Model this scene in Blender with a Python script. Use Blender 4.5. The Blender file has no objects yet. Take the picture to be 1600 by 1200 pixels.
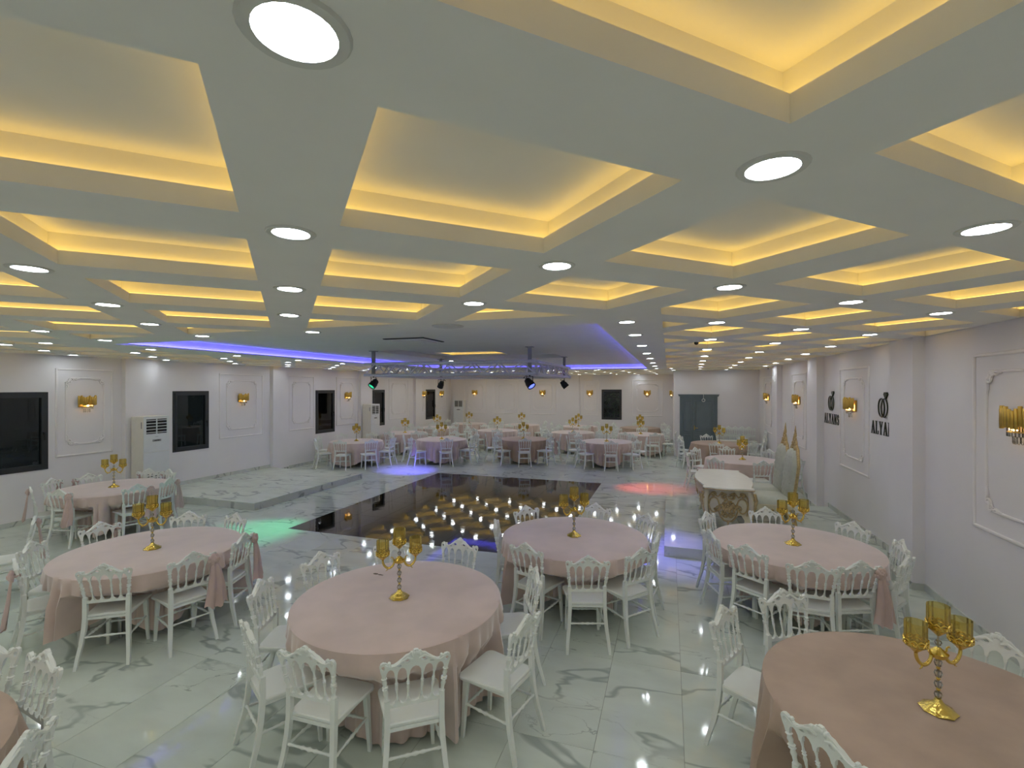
import bpy, math, random
from mathutils import Vector, Matrix
from mathutils.geometry import delaunay_2d_cdt
random.seed(7)
SC = bpy.context.scene
COL = SC.collection
PI = math.pi
R = math.radians

# ------------------------------------------------------------------ camera, world, exposure
FPX, HX, HY, CAMZ = 740.0, 800.0, 606.0, 2.5          # focal length and horizon in pixels of the 1600x1200 frame
YAW = math.atan((1045 - 800) / FPX)
cam = bpy.data.objects.new('camera', bpy.data.cameras.new('camera'))
COL.objects.link(cam)
cam.location = (0, 0, CAMZ)
cam.rotation_euler = (PI / 2, 0, YAW)
cam.data.sensor_width = 36
cam.data.lens = FPX / 1600 * 36
cam.data.shift_y = 6 / 1600
cam.data.clip_start = 0.05
SC.camera = cam
W = bpy.data.worlds.new('night'); SC.world = W; W.use_nodes = True
W.node_tree.nodes['Background'].inputs[0].default_value = (0.30, 0.38, 0.42, 1)
W.node_tree.nodes['Background'].inputs[1].default_value = 0.025
SC.view_settings.view_transform = 'Standard'
SC.view_settings.look = 'None'
SC.view_settings.gamma = 1
SC.view_settings.use_curve_mapping = False
SC.view_settings.exposure = 0.0
try:
    SC.cycles.caustics_reflective = False; SC.cycles.caustics_refractive = False
    SC.cycles.sample_clamp_indirect = 6
    SC.cycles.max_bounces = 10; SC.cycles.diffuse_bounces = 6; SC.cycles.transparent_max_bounces = 12
except Exception:
    pass
LIGHT_DOWN = 42.5      # strength of the recessed downlights
LIGHT_COVE = 4.4      # yellow cove strips
LIGHT_BLUE = 22.0      # blue strip of the tray
LIGHT_SCONCE = 20.0

def ray(x, y):
    X = (x - HX) / FPX; Z = -(y - HY) / FPX
    c, s = math.cos(YAW), math.sin(YAW)
    return (-s + c * X, c + s * X, Z)
def at(x, y, z):
    d = ray(x, y); t = (z - CAMZ) / d[2]
    return Vector((d[0] * t, d[1] * t, z))
def proj(X, Y, Z):
    c, s = math.cos(YAW), math.sin(YAW)
    d = -s * X + c * Y; r = c * X + s * Y
    if d < 0.05: return (-9999, -9999)
    return (HX + FPX * r / d, HY - FPX * (Z - CAMZ) / d)

# ------------------------------------------------------------------ materials
def nmat(name):
    m = bpy.data.materials.new(name); m.use_nodes = True
    nt = m.node_tree
    return m, nt, nt.nodes['Principled BSDF']
def mat(name, col, rough=0.5, metal=0.0, spec=0.5, noise=0.0, nscale=8.0, bump=0.0, bscale=30.0, emis=None, estr=0.0, coat=0.0):
    m, nt, b = nmat(name)
    b.inputs['Base Color'].default_value = (*col, 1)
    b.inputs['Roughness'].default_value = rough
    b.inputs['Metallic'].default_value = metal
    b.inputs['Specular IOR Level'].default_value = spec
    if coat: b.inputs['Coat Weight'].default_value = coat
    if emis:
        b.inputs['Emission Color'].default_value = (*emis, 1)
        b.inputs['Emission Strength'].default_value = estr
    tc = nt.nodes.new('ShaderNodeTexCoord')
    if noise:
        n = nt.nodes.new('ShaderNodeTexNoise'); n.inputs['Scale'].default_value = nscale; n.inputs['Detail'].default_value = 4
        nt.links.new(tc.outputs['Object'], n.inputs['Vector'])
        r = nt.nodes.new('ShaderNodeValToRGB')
        a = tuple(max(0, c * (1 - noise)) for c in col); d = tuple(min(1, c * (1 + noise)) for c in col)
        r.color_ramp.elements[0].position = 0.3; r.color_ramp.elements[0].color = (*a, 1)
        r.color_ramp.elements[1].position = 0.7; r.color_ramp.elements[1].color = (*d, 1)
        nt.links.new(n.outputs['Fac'], r.inputs['Fac']); nt.links.new(r.outputs['Color'], b.inputs['Base Color'])
    if bump:
        n2 = nt.nodes.new('ShaderNodeTexNoise'); n2.inputs['Scale'].default_value = bscale; n2.inputs['Detail'].default_value = 3
        nt.links.new(tc.outputs['Object'], n2.inputs['Vector'])
        bp = nt.nodes.new('ShaderNodeBump'); bp.inputs['Strength'].default_value = bump; bp.inputs['Distance'].default_value = 0.02
        nt.links.new(n2.outputs['Fac'], bp.inputs['Height']); nt.links.new(bp.outputs['Normal'], b.inputs['Normal'])
    return m
def emit(name, col, s):
    m = bpy.data.materials.new(name); m.use_nodes = True; nt = m.node_tree
    nt.nodes.remove(nt.nodes['Principled BSDF'])
    e = nt.nodes.new('ShaderNodeEmission'); e.inputs[0].default_value = (*col, 1); e.inputs[1].default_value = s
    nt.links.new(e.outputs[0], nt.nodes['Material Output'].inputs[0])
    return m
def glassy(name, tint, gloss=0.12, rough=0.03, body=0.0, bodycol=(1, 1, 1)):
    m = bpy.data.materials.new(name); m.use_nodes = True; nt = m.node_tree
    nt.nodes.remove(nt.nodes['Principled BSDF'])
    t = nt.nodes.new('ShaderNodeBsdfTransparent'); t.inputs[0].default_value = (*tint, 1)
    g = nt.nodes.new('ShaderNodeBsdfGlossy'); g.inputs['Roughness'].default_value = rough
    mx = nt.nodes.new('ShaderNodeMixShader')
    fr = nt.nodes.new('ShaderNodeFresnel'); fr.inputs[0].default_value = 1.5
    ad = nt.nodes.new('ShaderNodeMath'); ad.operation = 'MULTIPLY_ADD'; ad.inputs[1].default_value = 1.0; ad.inputs[2].default_value = gloss
    nt.links.new(fr.outputs[0], ad.inputs[0]); nt.links.new(ad.outputs[0], mx.inputs[0])
    nt.links.new(t.outputs[0], mx.inputs[1]); nt.links.new(g.outputs[0], mx.inputs[2])
    out = mx
    if body:
        d = nt.nodes.new('ShaderNodeBsdfDiffuse'); d.inputs[0].default_value = (*bodycol, 1)
        m2 = nt.nodes.new('ShaderNodeMixShader'); m2.inputs[0].default_value = body
        nt.links.new(mx.outputs[0], m2.inputs[1]); nt.links.new(d.outputs[0], m2.inputs[2]); out = m2
    nt.links.new(out.outputs[0], nt.nodes['Material Output'].inputs[0])
    return m
def marble(name, base, vein, rough=0.06, world=False):
    m, nt, b = nmat(name)
    N = nt.nodes; L = nt.links
    tc = N.new('ShaderNodeTexCoord'); oi = N.new('ShaderNodeObjectInfo')
    sc = N.new('ShaderNodeVectorMath'); sc.operation = 'SCALE'; sc.inputs[0].default_value = (37.0, 71.0, 19.0)
    L.new(oi.outputs['Random'], sc.inputs['Scale'])
    ad = N.new('ShaderNodeVectorMath'); ad.operation = 'ADD'
    L.new(tc.outputs['Object'], ad.inputs[0]); L.new(sc.outputs[0], ad.inputs[1])
    # rotate and stretch so the veins run diagonally
    mp = N.new('ShaderNodeMapping'); mp.inputs['Rotation'].default_value = (0, 0, R(28)); mp.inputs['Scale'].default_value = (0.9, 2.0, 1.0)
    L.new(ad.outputs[0], mp.inputs[0])
    def ridge(scale, dist, w0, w1, det=5):
        n = N.new('ShaderNodeTexNoise'); n.inputs['Scale'].default_value = scale; n.inputs['Detail'].default_value = det
        n.inputs['Distortion'].default_value = dist; n.inputs['Roughness'].default_value = 0.5
        L.new(mp.outputs[0], n.inputs['Vector'])
        s = N.new('ShaderNodeMath'); s.operation = 'SUBTRACT'; s.inputs[1].default_value = 0.5; L.new(n.outputs['Fac'], s.inputs[0])
        a = N.new('ShaderNodeMath'); a.operation = 'ABSOLUTE'; L.new(s.outputs[0], a.inputs[0])
        r = N.new('ShaderNodeMapRange'); r.inputs['From Min'].default_value = w0; r.inputs['From Max'].default_value = w1
        r.inputs['To Min'].default_value = 1; r.inputs['To Max'].default_value = 0; L.new(a.outputs[0], r.inputs['Value'])
        return r.outputs[0]
    v1 = ridge(0.62, 0.35, 0.004, 0.017, 4)
    v2 = ridge(1.5, 0.9, 0.0015, 0.007, 6)
    # masks break the veins up
    mk = N.new('ShaderNodeTexNoise'); mk.inputs['Scale'].default_value = 0.9; L.new(ad.outputs[0], mk.inputs['Vector'])
    mr = N.new('ShaderNodeMapRange'); mr.inputs['From Min'].default_value = 0.50; mr.inputs['From Max'].default_value = 0.64; L.new(mk.outputs['Fac'], mr.inputs['Value'])
    mu = N.new('ShaderNodeMath'); mu.operation = 'MULTIPLY'; L.new(v2, mu.inputs[0]); L.new(mr.outputs[0], mu.inputs[1])
    mr1 = N.new('ShaderNodeMapRange'); mr1.inputs['From Min'].default_value = 0.62; mr1.inputs['From Max'].default_value = 0.50; L.new(mk.outputs['Fac'], mr1.inputs['Value'])
    mu1 = N.new('ShaderNodeMath'); mu1.operation = 'MULTIPLY'; L.new(v1, mu1.inputs[0]); L.new(mr1.outputs[0], mu1.inputs[1])
    mxx = N.new('ShaderNodeMath'); mxx.operation = 'MAXIMUM'; L.new(mu1.outputs[0], mxx.inputs[0]); L.new(mu.outputs[0], mxx.inputs[1])
    cl = N.new('ShaderNodeTexNoise'); cl.inputs['Scale'].default_value = 1.6; cl.inputs['Detail'].default_value = 5; L.new(mp.outputs[0], cl.inputs['Vector'])
    cr = N.new('ShaderNodeValToRGB'); cr.color_ramp.elements[0].position = 0.3; cr.color_ramp.elements[1].position = 0.6
    cr.color_ramp.elements[0].color = (*[c * 0.86 for c in base], 1); cr.color_ramp.elements[1].color = (*base, 1)
    L.new(cl.outputs['Fac'], cr.inputs['Fac'])
    mx = N.new('ShaderNodeMix'); mx.data_type = 'RGBA'
    L.new(mxx.outputs[0], mx.inputs['Factor']); L.new(cr.outputs['Color'], mx.inputs['A']); mx.inputs['B'].default_value = (*vein, 1)
    L.new(mx.outputs['Result'], b.inputs['Base Color'])
    b.inputs['Roughness'].default_value = rough
    b.inputs['Specular IOR Level'].default_value = 0.5
    return m
def velvet(name, col, sheen=0.3):
    m, nt, b = nmat(name)
    N = nt.nodes; L = nt.links
    tc = N.new('ShaderNodeTexCoord'); n = N.new('ShaderNodeTexNoise'); n.inputs['Scale'].default_value = 3.2; n.inputs['Detail'].default_value = 6
    L.new(tc.outputs['Object'], n.inputs['Vector'])
    r = N.new('ShaderNodeValToRGB'); r.color_ramp.elements[0].position = 0.32; r.color_ramp.elements[1].position = 0.68
    r.color_ramp.elements[0].color = (*[c * 0.88 for c in col], 1); r.color_ramp.elements[1].color = (*[min(1, c * 1.07) for c in col], 1)
    L.new(n.outputs['Fac'], r.inputs['Fac']); L.new(r.outputs['Color'], b.inputs['Base Color'])
    b.inputs['Roughness'].default_value = 0.55
    b.inputs['Sheen Weight'].default_value = sheen; b.inputs['Sheen Roughness'].default_value = 0.45
    b.inputs['Sheen Tint'].default_value = (1.0, 0.97, 0.98, 1)
    b.inputs['Specular IOR Level'].default_value = 0.5 if sheen > 0.5 else 0.2
    return m

M = {}
M['ceiling'] = mat('ceiling_paint', (0.80, 0.80, 0.77), 0.9, noise=0.02, nscale=3, spec=0.2)
M['wall'] = mat('wall_paint', (0.775, 0.76, 0.785), 0.8, noise=0.025, nscale=1.2, spec=0.25)
M['molding'] = mat('plaster_molding', (0.81, 0.79, 0.80), 0.6, noise=0.02)
M['marble'] = marble('floor_marble', (0.63, 0.705, 0.64), (0.37, 0.425, 0.39))
M['marble_plinth'] = marble('plinth_marble', (0.60, 0.63, 0.60), (0.30, 0.32, 0.31), 0.15)
M['grout'] = mat('grout', (0.30, 0.31, 0.29), 0.8, noise=0.05)
M['black_tile'] = mat('black_polished_tile', (0.007, 0.007, 0.007), 0.04, noise=0.3, nscale=2, bump=0.06, bscale=3.6)
M['chair'] = mat('white_plastic', (0.755, 0.80, 0.775), 0.38, noise=0.02)
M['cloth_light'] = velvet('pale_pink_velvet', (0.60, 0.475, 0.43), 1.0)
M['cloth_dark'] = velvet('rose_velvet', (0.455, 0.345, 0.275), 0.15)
M['sash'] = velvet('rose_lace', (0.58, 0.445, 0.415))
M['gold'] = mat('gold', (0.78, 0.60, 0.16), 0.24, 1.0, noise=0.12, nscale=40)
M['antique_gold'] = mat('antique_gold', (0.52, 0.40, 0.20), 0.38, 0.7, noise=0.2, nscale=30)
M['brass'] = mat('brushed_brass', (0.62, 0.42, 0.10), 0.32, 0.9, noise=0.10, nscale=20)
M['amber'] = glassy('amber_glass', (0.92, 0.80, 0.40), 0.04, 0.05, body=0.22, bodycol=(0.75, 0.58, 0.12))
M['crystal'] = glassy('crystal', (0.93, 0.95, 0.94), 0.18, 0.02)
M['pane'] = glassy('window_glass', (0.55, 0.60, 0.60), 0.01, 0.01)
M['steel'] = mat('steel', (0.45, 0.46, 0.46), 0.3, 1.0, noise=0.05)
M['alu'] = mat('aluminium', (0.72, 0.73, 0.80), 0.42, 0.35, noise=0.06, nscale=25)
M['dark'] = mat('anthracite', (0.028, 0.032, 0.036), 0.45, noise=0.06)
M['black'] = mat('matt_black', (0.010, 0.010, 0.011), 0.6, noise=0.05)
M['sign'] = mat('sign_letter', (0.022, 0.028, 0.014), 0.3, 0.5, noise=0.1)
M['ac'] = mat('appliance_white', (0.72, 0.75, 0.77), 0.45, noise=0.02)
M['ac_side'] = mat('appliance_cream', (0.74, 0.72, 0.65), 0.5, noise=0.02)
M['grey_plastic'] = mat('grey_plastic', (0.30, 0.31, 0.32), 0.5, noise=0.05)
M['door'] = mat('slate_paint', (0.125, 0.165, 0.19), 0.5, noise=0.05, nscale=5)
M['cream'] = mat('cream_lacquer', (0.76, 0.76, 0.70), 0.30, noise=0.03)
M['ivory'] = mat('ivory_lacquer', (0.58, 0.54, 0.39), 0.35, noise=0.06, nscale=9)
M['leather'] = mat('sage_leather', (0.50, 0.53, 0.46), 0.42, noise=0.06, nscale=9)
M['trim'] = mat('lamp_ring', (0.62, 0.63, 0.60), 0.45, noise=0.02)
M['lamp'] = emit('lamp_diffuser', (0.90, 0.965, 1.0), LIGHT_DOWN)
M['cove'] = emit('yellow_led', (1.0, 0.62, 0.13), LIGHT_COVE)
M['blue_led'] = emit('blue_led', (0.10, 0.09, 1.0), LIGHT_BLUE)
M['bulb'] = emit('warm_bulb', (1.0, 0.60, 0.24), LIGHT_SCONCE)
M['red_glow'] = emit('red_glow', (1.0, 0.05, 0.04), 2.0)
M['lens_blue'] = emit('blue_lens', (0.12, 0.16, 1.0), 4.0)
M['lens_green'] = emit('green_lens', (0.05, 0.9, 0.45), 1.4)
M['lens_red'] = emit('red_lens', (1.0, 0.08, 0.06), 2.0)
M['stain'] = mat('dark_stain', (0.10, 0.08, 0.06), 0.8, noise=0.3)
M['wood'] = mat('table_wood', (0.45, 0.38, 0.30), 0.6, noise=0.15, nscale=6)
M['leaf'] = mat('night_leaf', (0.10, 0.22, 0.07), 0.5, noise=0.3, nscale=6)

# ------------------------------------------------------------------ mesh builder
class MB:
    def __init__(self): self.v = []; self.f = []
    def add(self, vs, fs, mtx=None):
        o = len(self.v)
        for p in vs:
            p = Vector(p)
            self.v.append(mtx @ p if mtx else p)
        self.f += [tuple(i + o for i in f) for f in fs]
        return self
    def box(self, x0, x1, y0, y1, z0, z1, mtx=None):
        vs = [(x, y, z) for z in (z0, z1) for y in (y0, y1) for x in (x0, x1)]
        return self.add(vs, [(0, 2, 3, 1), (4, 5, 7, 6), (0, 1, 5, 4), (2, 6, 7, 3), (0, 4, 6, 2), (1, 3, 7, 5)], mtx)
    def lathe(self, prof, seg=12, mtx=None, capb=True, capt=True):
        vs = []; fs = []; n = len(prof)
        for r, z in prof:
            for k in range(seg):
                a = 2 * PI * k / seg; vs.append((r * math.cos(a), r * math.sin(a), z))
        for i in range(n - 1):
            for k in range(seg):
                k2 = (k + 1) % seg
                fs.append((i * seg + k, i * seg + k2, (i + 1) * seg + k2, (i + 1) * seg + k))
        if capb: fs.append(tuple(range(seg))[::-1])
        if capt: fs.append(tuple((n - 1) * seg + k for k in range(seg)))
        return self.add(vs, fs, mtx)
    def tube(self, path, rad, seg=8, closed=False):
        P = [Vector(p) for p in path]; n = len(P)
        rr = rad if isinstance(rad, (list, tuple)) else [rad] * n
        vs = []; fs = []; up = None
        for i in range(n):
            if closed: t = P[(i + 1) % n] - P[i - 1]
            else: t = P[min(i + 1, n - 1)] - P[max(i - 1, 0)]
            t.normalize()
            if up is None:
                up = Vector((0, 0, 1)) if abs(t.z) < 0.9 else Vector((1, 0, 0))
            up = up - t * up.dot(t)
            if up.length < 1e-5: up = t.orthogonal()
            up.normalize(); sd = t.cross(up)
            for k in range(seg):
                a = 2 * PI * k / seg
                vs.append(P[i] + (up * math.cos(a) + sd * math.sin(a)) * rr[i])
        m = n if closed else n - 1
        for i in range(m):
            j = (i + 1) % n
            for k in range(seg):
                k2 = (k + 1) % seg
                fs.append((i * seg + k, j * seg + k, j * seg + k2, i * seg + k2))
        if not closed:
            fs.append(tuple(range(seg))); fs.append(tuple((n - 1) * seg + k for k in range(seg))[::-1])
        return self.add(vs, fs)
    def ball(self, c, r, seg=10, rings=6, s=(1, 1, 1)):
        prof = []
        for i in range(rings + 1):
            a = -PI / 2 + PI * i / rings
            prof.append((max(1e-4, r * math.cos(a)), r * math.sin(a)))
        return self.lathe(prof, seg, Matrix.Translation(c) @ Matrix.Diagonal((*s, 1)), False, False)
    def prism(self, outer, holes, t, mtx=None):
        """polygon with holes in the local xy plane, extruded along z from -t/2 to t/2"""
        pts = []; edges = []; loops = [outer] + list(holes)
        for lp in loops:
            o = len(pts); pts += [Vector(p) for p in lp]
            edges += [(o + i, o + (i + 1) % len(lp)) for i in range(len(lp))]
        ov, oe, of, a, b, c = delaunay_2d_cdt(pts, edges, [], 0, 1e-6)
        def inside(p, lp):
            r = False; n = len(lp)
            for i in range(n):
                x1, y1 = lp[i]; x2, y2 = lp[(i + 1) % n]
                if (y1 > p.y) != (y2 > p.y) and p.x < (x2 - x1) * (p.y - y1) / (y2 - y1) + x1: r = not r
            return r
        n = len(ov); vs = [(p.x, p.y, -t / 2) for p in ov] + [(p.x, p.y, t / 2) for p in ov]
        fs = []; cnt = {}
        for f in of:
            c0 = sum((ov[i] for i in f), Vector((0, 0))) / len(f)
            if not inside(c0, outer) or any(inside(c0, h) for h in holes): continue
            fs.append(tuple(f)[::-1]); fs.append(tuple(i + n for i in f))
            for i in range(len(f)):
                e = (f[i], f[(i + 1) % len(f)])
                cnt[e] = 1
        for (i, j) in list(cnt):
            if (j, i) not in cnt: fs.append((i, j, j + n, i + n))
        return self.add(vs, fs, mtx)
    def mesh(self, name, m, smooth=35):
        me = bpy.data.meshes.new(name)
        me.from_pydata([tuple(p) for p in self.v], [], self.f)
        me.validate(); me.update()
        if smooth:
            for p in me.polygons: p.use_smooth = True
            me.set_sharp_from_angle(angle=R(smooth))
        me.materials.append(m)
        return me
    def build(self, name, m, parent=None, smooth=35, loc=None):
        return link(name, self.mesh(name, m, smooth), parent, loc)
def link(name, me, parent=None, loc=None, rot=None):
    o = bpy.data.objects.new(name, me); COL.objects.link(o)
    if parent: o.parent = parent
    if loc is not None: o.location = loc
    if rot is not None: o.rotation_euler = rot
    return o
def tag(o, label=None, cat=None, group=None, kind=None):
    if label: o['label'] = label
    if cat: o['category'] = cat
    if group: o['group'] = group
    if kind: o['kind'] = kind
    return o
def empty(name, loc=(0, 0, 0), rz=0.0):
    o = bpy.data.objects.new(name, None); COL.objects.link(o)
    o.location = loc; o.rotation_euler = (0, 0, rz); o.empty_display_size = 0.1
    return o
def thing(name, label, cat, loc=(0, 0, 0), rz=0.0, group=None):
    return tag(empty(name, loc, rz), label, cat, group)
def struct(o, label): return tag(o, label, None, None, 'structure')
def bevel_box(x0, x1, y0, y1, z0, z1, b):
    """box with chamfered vertical and top edges"""
    mb = MB()
    def ring(i, z): return [(x0 + i + b, y0 + i, z), (x1 - i - b, y0 + i, z), (x1 - i, y0 + i + b, z), (x1 - i, y1 - i - b, z), (x1 - i - b, y1 - i, z), (x0 + i + b, y1 - i, z), (x0 + i, y1 - i - b, z), (x0 + i, y0 + i + b, z)]
    vs = ring(0, z0) + ring(0, z1 - b) + ring(b, z1); fs = [tuple(range(8))[::-1], tuple(range(16, 24))]
    for l in range(2):
        for k in range(8): fs.append((l * 8 + k, l * 8 + (k + 1) % 8, l * 8 + 8 + (k + 1) % 8, l * 8 + 8 + k))
    return mb.add(vs, fs)

# ------------------------------------------------------------------ room numbers
XL, XR, YN, YF = -11.2, 3.0, -2.5, 23.3
ZC = 3.13
YD, XD = 18.4, 0.18                    # entrance wall and its side
WZ0, WZ1 = 0.96, 2.42                  # windows
TW, TL, TX0, TY0 = 0.593, 1.155, 0.10, 3.275   # floor tiles
DX0, DX1, DY0, DY1 = TX0 - 11 * TW, TX0 - 3 * TW, TY0 + 3 * TL, TY0 + 8 * TL
PLX1, PLY0, PLY1, PLZ = -8.0, 7.5, 11.05, 0.15
PRX0, PRY0, PRY1 = -0.067, 7.39, 10.85

# ------------------------------------------------------------------ walls
def wall(name, label, axis, pos, u0, u1, openings, thick, sign, z1=3.42):
    """axis 'x': plane x=pos, u runs along y; sign: side on which the wall body lies"""
    us = sorted({u0, u1, *[v for o in openings for v in o[:2]]}); zs = sorted({0.0, z1, *[v for o in openings for v in o[2:]]})
    mb = MB()
    for i in range(len(us) - 1):
        for k in range(len(zs) - 1):
            uc = (us[i] + us[i + 1]) / 2; zc = (zs[k] + zs[k + 1]) / 2
            if any(o[0] < uc < o[1] and o[2] < zc < o[3] for o in openings): continue
            a, b = sorted((pos, pos + sign * thick))
            if axis == 'x': mb.box(a, b, us[i], us[i + 1], zs[k], zs[k + 1])
            else: mb.box(us[i], us[i + 1], a, b, zs[k], zs[k + 1])
    return struct(mb.build(name, M['wall'], smooth=0), label)
win_left = [(4.45, 5.77), (8.15, 9.08), (12.95, 13.90), (16.15, 17.00), (20.50, 21.48)]
win_far = [(-3.11, -2.15)]
wl = wall('wall_left', 'long white plaster wall with dark windows and moulded panels', 'x', XL, YN, YF, [(a, b, WZ0, WZ1) for a, b in win_left], 0.2, -1)
wr = wall('wall_right', 'long white plaster wall with pilasters and ring-and-letter signs', 'x', XR, YN, YD, [], 0.2, 1)
wf = wall('wall_far', 'white plaster end wall with sconces beyond the banquet tables', 'y', YF, XL, XD, [(a, b, WZ0, WZ1) for a, b in win_far], 0.2, 1)
we = wall('wall_entrance', 'white plaster wall around the slate grey door', 'y', YD, XD, XR, [(0.40, 1.63, 0.0, 2.2)], 0.2, 1)
ws = wall('wall_entrance_side', 'narrow white wall turning the corner beside the grey door', 'x', XD, YD + 0.2, YF, [], 0.2, 1)
wn = wall('wall_near', 'plain white plaster wall at the unseen end of the hall', 'y', YN, XL, XR, [], 0.2, -1)
for a, b in ((7.05, 7.72), (11.05, 11.66), (15.25, 15.86), (19.35, 19.95)):
    MB().box(XL - 0.02, XL + 0.12, a, b, 0, ZC).build('pilaster', M['wall'], wl, 0)
for a, b in ((3.10, 3.76), (7.14, 7.80), (11.15, 11.82), (14.92, 15.55)):
    MB().box(XR - 0.13, XR + 0.02, a, b, 0, ZC).build('pilaster', M['wall'], wr, 0)
MB().box(-4.80, -4.20, YF - 0.10, YF + 0.02, 0, ZC).build('pilaster', M['wall'], wf, 0)

def baseboard(name, label, runs):
    mb = MB()
    for x0, x1, y0, y1, z0 in runs: mb.box(x0, x1, y0, y1, z0, z0 + 0.085)
    struct(mb.build(name, M['marble_plinth'], smooth=0), label)
def edge_runs(x, d, y0, y1, pil, depth, zf=lambda y: 0.0):
    out = []; y = y0
    for a, b in pil + [(y1, y1)]:
        out.append((min(x, x + d * 0.015), max(x, x + d * 0.015), y, a, zf((y + a) / 2)))
        if b > a:
            xx = x + d * depth
            out.append((min(xx, xx + d * 0.015), max(xx, xx + d * 0.015), a - 0.015, b + 0.015, zf((a + b) / 2)))
            for yy in ((a - 0.015, a), (b, b + 0.015)): out.append((min(x, xx), max(x, xx), yy[0], yy[1], zf(a)))
        y = b
    return out
baseboard('baseboard_left', 'grey marble skirting strip along the windowed wall', edge_runs(XL, 1, YN, PLY0, [(7.05, 7.45)], 0.12) + edge_runs(XL, 1, PLY0, PLY1, [], 0.12, lambda y: PLZ) + edge_runs(XL, 1, PLY1, YF, [(11.051, 11.66), (15.25, 15.86), (19.35, 19.95)], 0.12))
baseboard('baseboard_right', 'grey marble skirting strip along the pilastered wall', edge_runs(XR, -1, YN, PRY0, [(3.10, 3.76), (7.14, 7.38)], 0.13) + edge_runs(XR, -1, PRY0, PRY1, [(7.391, 7.80)], 0.13, lambda y: PLZ) + edge_runs(XR, -1, PRY1, YD, [(11.15, 11.82), (14.92, 15.55)], 0.13))
baseboard('baseboard_far', 'grey marble skirting strip along the end wall', [(XL, -4.8, YF - 0.015, YF, 0), (-4.2, XD, YF - 0.015, YF, 0)])

# ------------------------------------------------------------------ windows
def window(idx, axis, pos, u0, u1, sign, label):
    """frame in an opening; the outer side lies towards sign"""
    w = u1 - u0; h = WZ1 - WZ0
    if axis == 'x':
        root = empty('window_%d' % idx, (pos, (u0 + u1) / 2, WZ0), PI / 2 if sign < 0 else -PI / 2)
    else:
        root = empty('window_%d' % idx, ((u0 + u1) / 2, pos, WZ0), 0 if sign > 0 else PI)
    struct(root, label)
    # local: x along the wall, y outwards, z up
    def ring(x0, x1, z0, z1, t, y0, y1):
        mb = MB(); mb.box(x0, x0 + t, y0, y1, z0, z1); mb.box(x1 - t, x1, y0, y1, z0, z1)
        mb.box(x0 + t, x1 - t, y0, y1, z0, z0 + t); mb.box(x0 + t, x1 - t, y0, y1, z1 - t, z1); return mb
    ring(-w / 2, w / 2, 0, h, 0.055, -0.012, 0.07).build('window_frame', M['dark'], root, 0)
    ring(-w / 2 + 0.045, w / 2 - 0.045, 0.045, h - 0.045, 0.06, -0.025, 0.05).build('sash', M['dark'], root, 0)
    MB().box(-w / 2 + 0.10, w / 2 - 0.10, 0.015, 0.022, 0.10, h - 0.10).build('pane', M['pane'], root, 0)
    hd = MB(); hd.box(w / 2 - 0.085, w / 2 - 0.060, -0.045, -0.025, h * 0.45, h * 0.45 + 0.05); hd.box(w / 2 - 0.083, w / 2 - 0.065, -0.058, -0.045, h * 0.45 - 0.10, h * 0.45 + 0.04)
    hd.build('handle', M['black'], root, 0)
wlab = ['wide dark framed window before the first moulded panel and sconce', 'dark framed window beside the tall air conditioner behind the corner table', 'dark framed window past the marble platform', 'dark framed window half hidden by a tall white air conditioner', 'narrow looking dark window between two sconces near the hall corner']
for i, (a, b) in enumerate(win_left): window(i + 1, 'x', XL, a, b, -1, wlab[i])
window(6, 'y', YF, win_far[0][0], win_far[0][1], 1, 'dark framed window in the end wall between two sconces')

# ------------------------------------------------------------------ wall panels
def molding_ring(pts, w, t, name, parent, m):
    """flat profile swept round a closed polygon lying in the local xz plane (y towards the room is negative)"""
    n = len(pts); vs = []; fs = []
    prof = [(-w / 2, 0.004), (-w / 2, -t * 0.5), (-w * 0.2, -t), (w * 0.2, -t), (w / 2, -t * 0.4), (w / 2, 0.004)]
    for i in range(n):
        p0 = Vector(pts[i - 1]); p = Vector(pts[i]); p1 = Vector(pts[(i + 1) % n])
        d0 = (p - p0).normalized(); d1 = (p1 - p).normalized()
        n0 = Vector((d0.y, -d0.x)); n1 = Vector((d1.y, -d1.x)); bis = n0 + n1
        bis = bis / max(0.35, bis.dot(n0)) if bis.length > 1e-4 else n0
        for (o, dep) in prof: q = p + bis * o; vs.append((q.x, dep, q.y))
    k = len(prof)
    for i in range(n):
        j = (i + 1) % n
        for a in range(k - 1): fs.append((i * k + a, j * k + a, j * k + a + 1, i * k + a + 1))
    return MB().add(vs, fs).build(name, m, parent, 50)
def spiral(c, r0, turns, a0, sgn=1, n=22, k=0.82, y=-0.012):
    out = []
    for i in range(n):
        t = i / (n - 1); a = a0 + sgn * 2 * PI * turns * t; r = r0 * (1 - k * t)
        out.append((c[0] + r * math.cos(a), y, c[1] + r * math.sin(a)))
    return out
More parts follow.
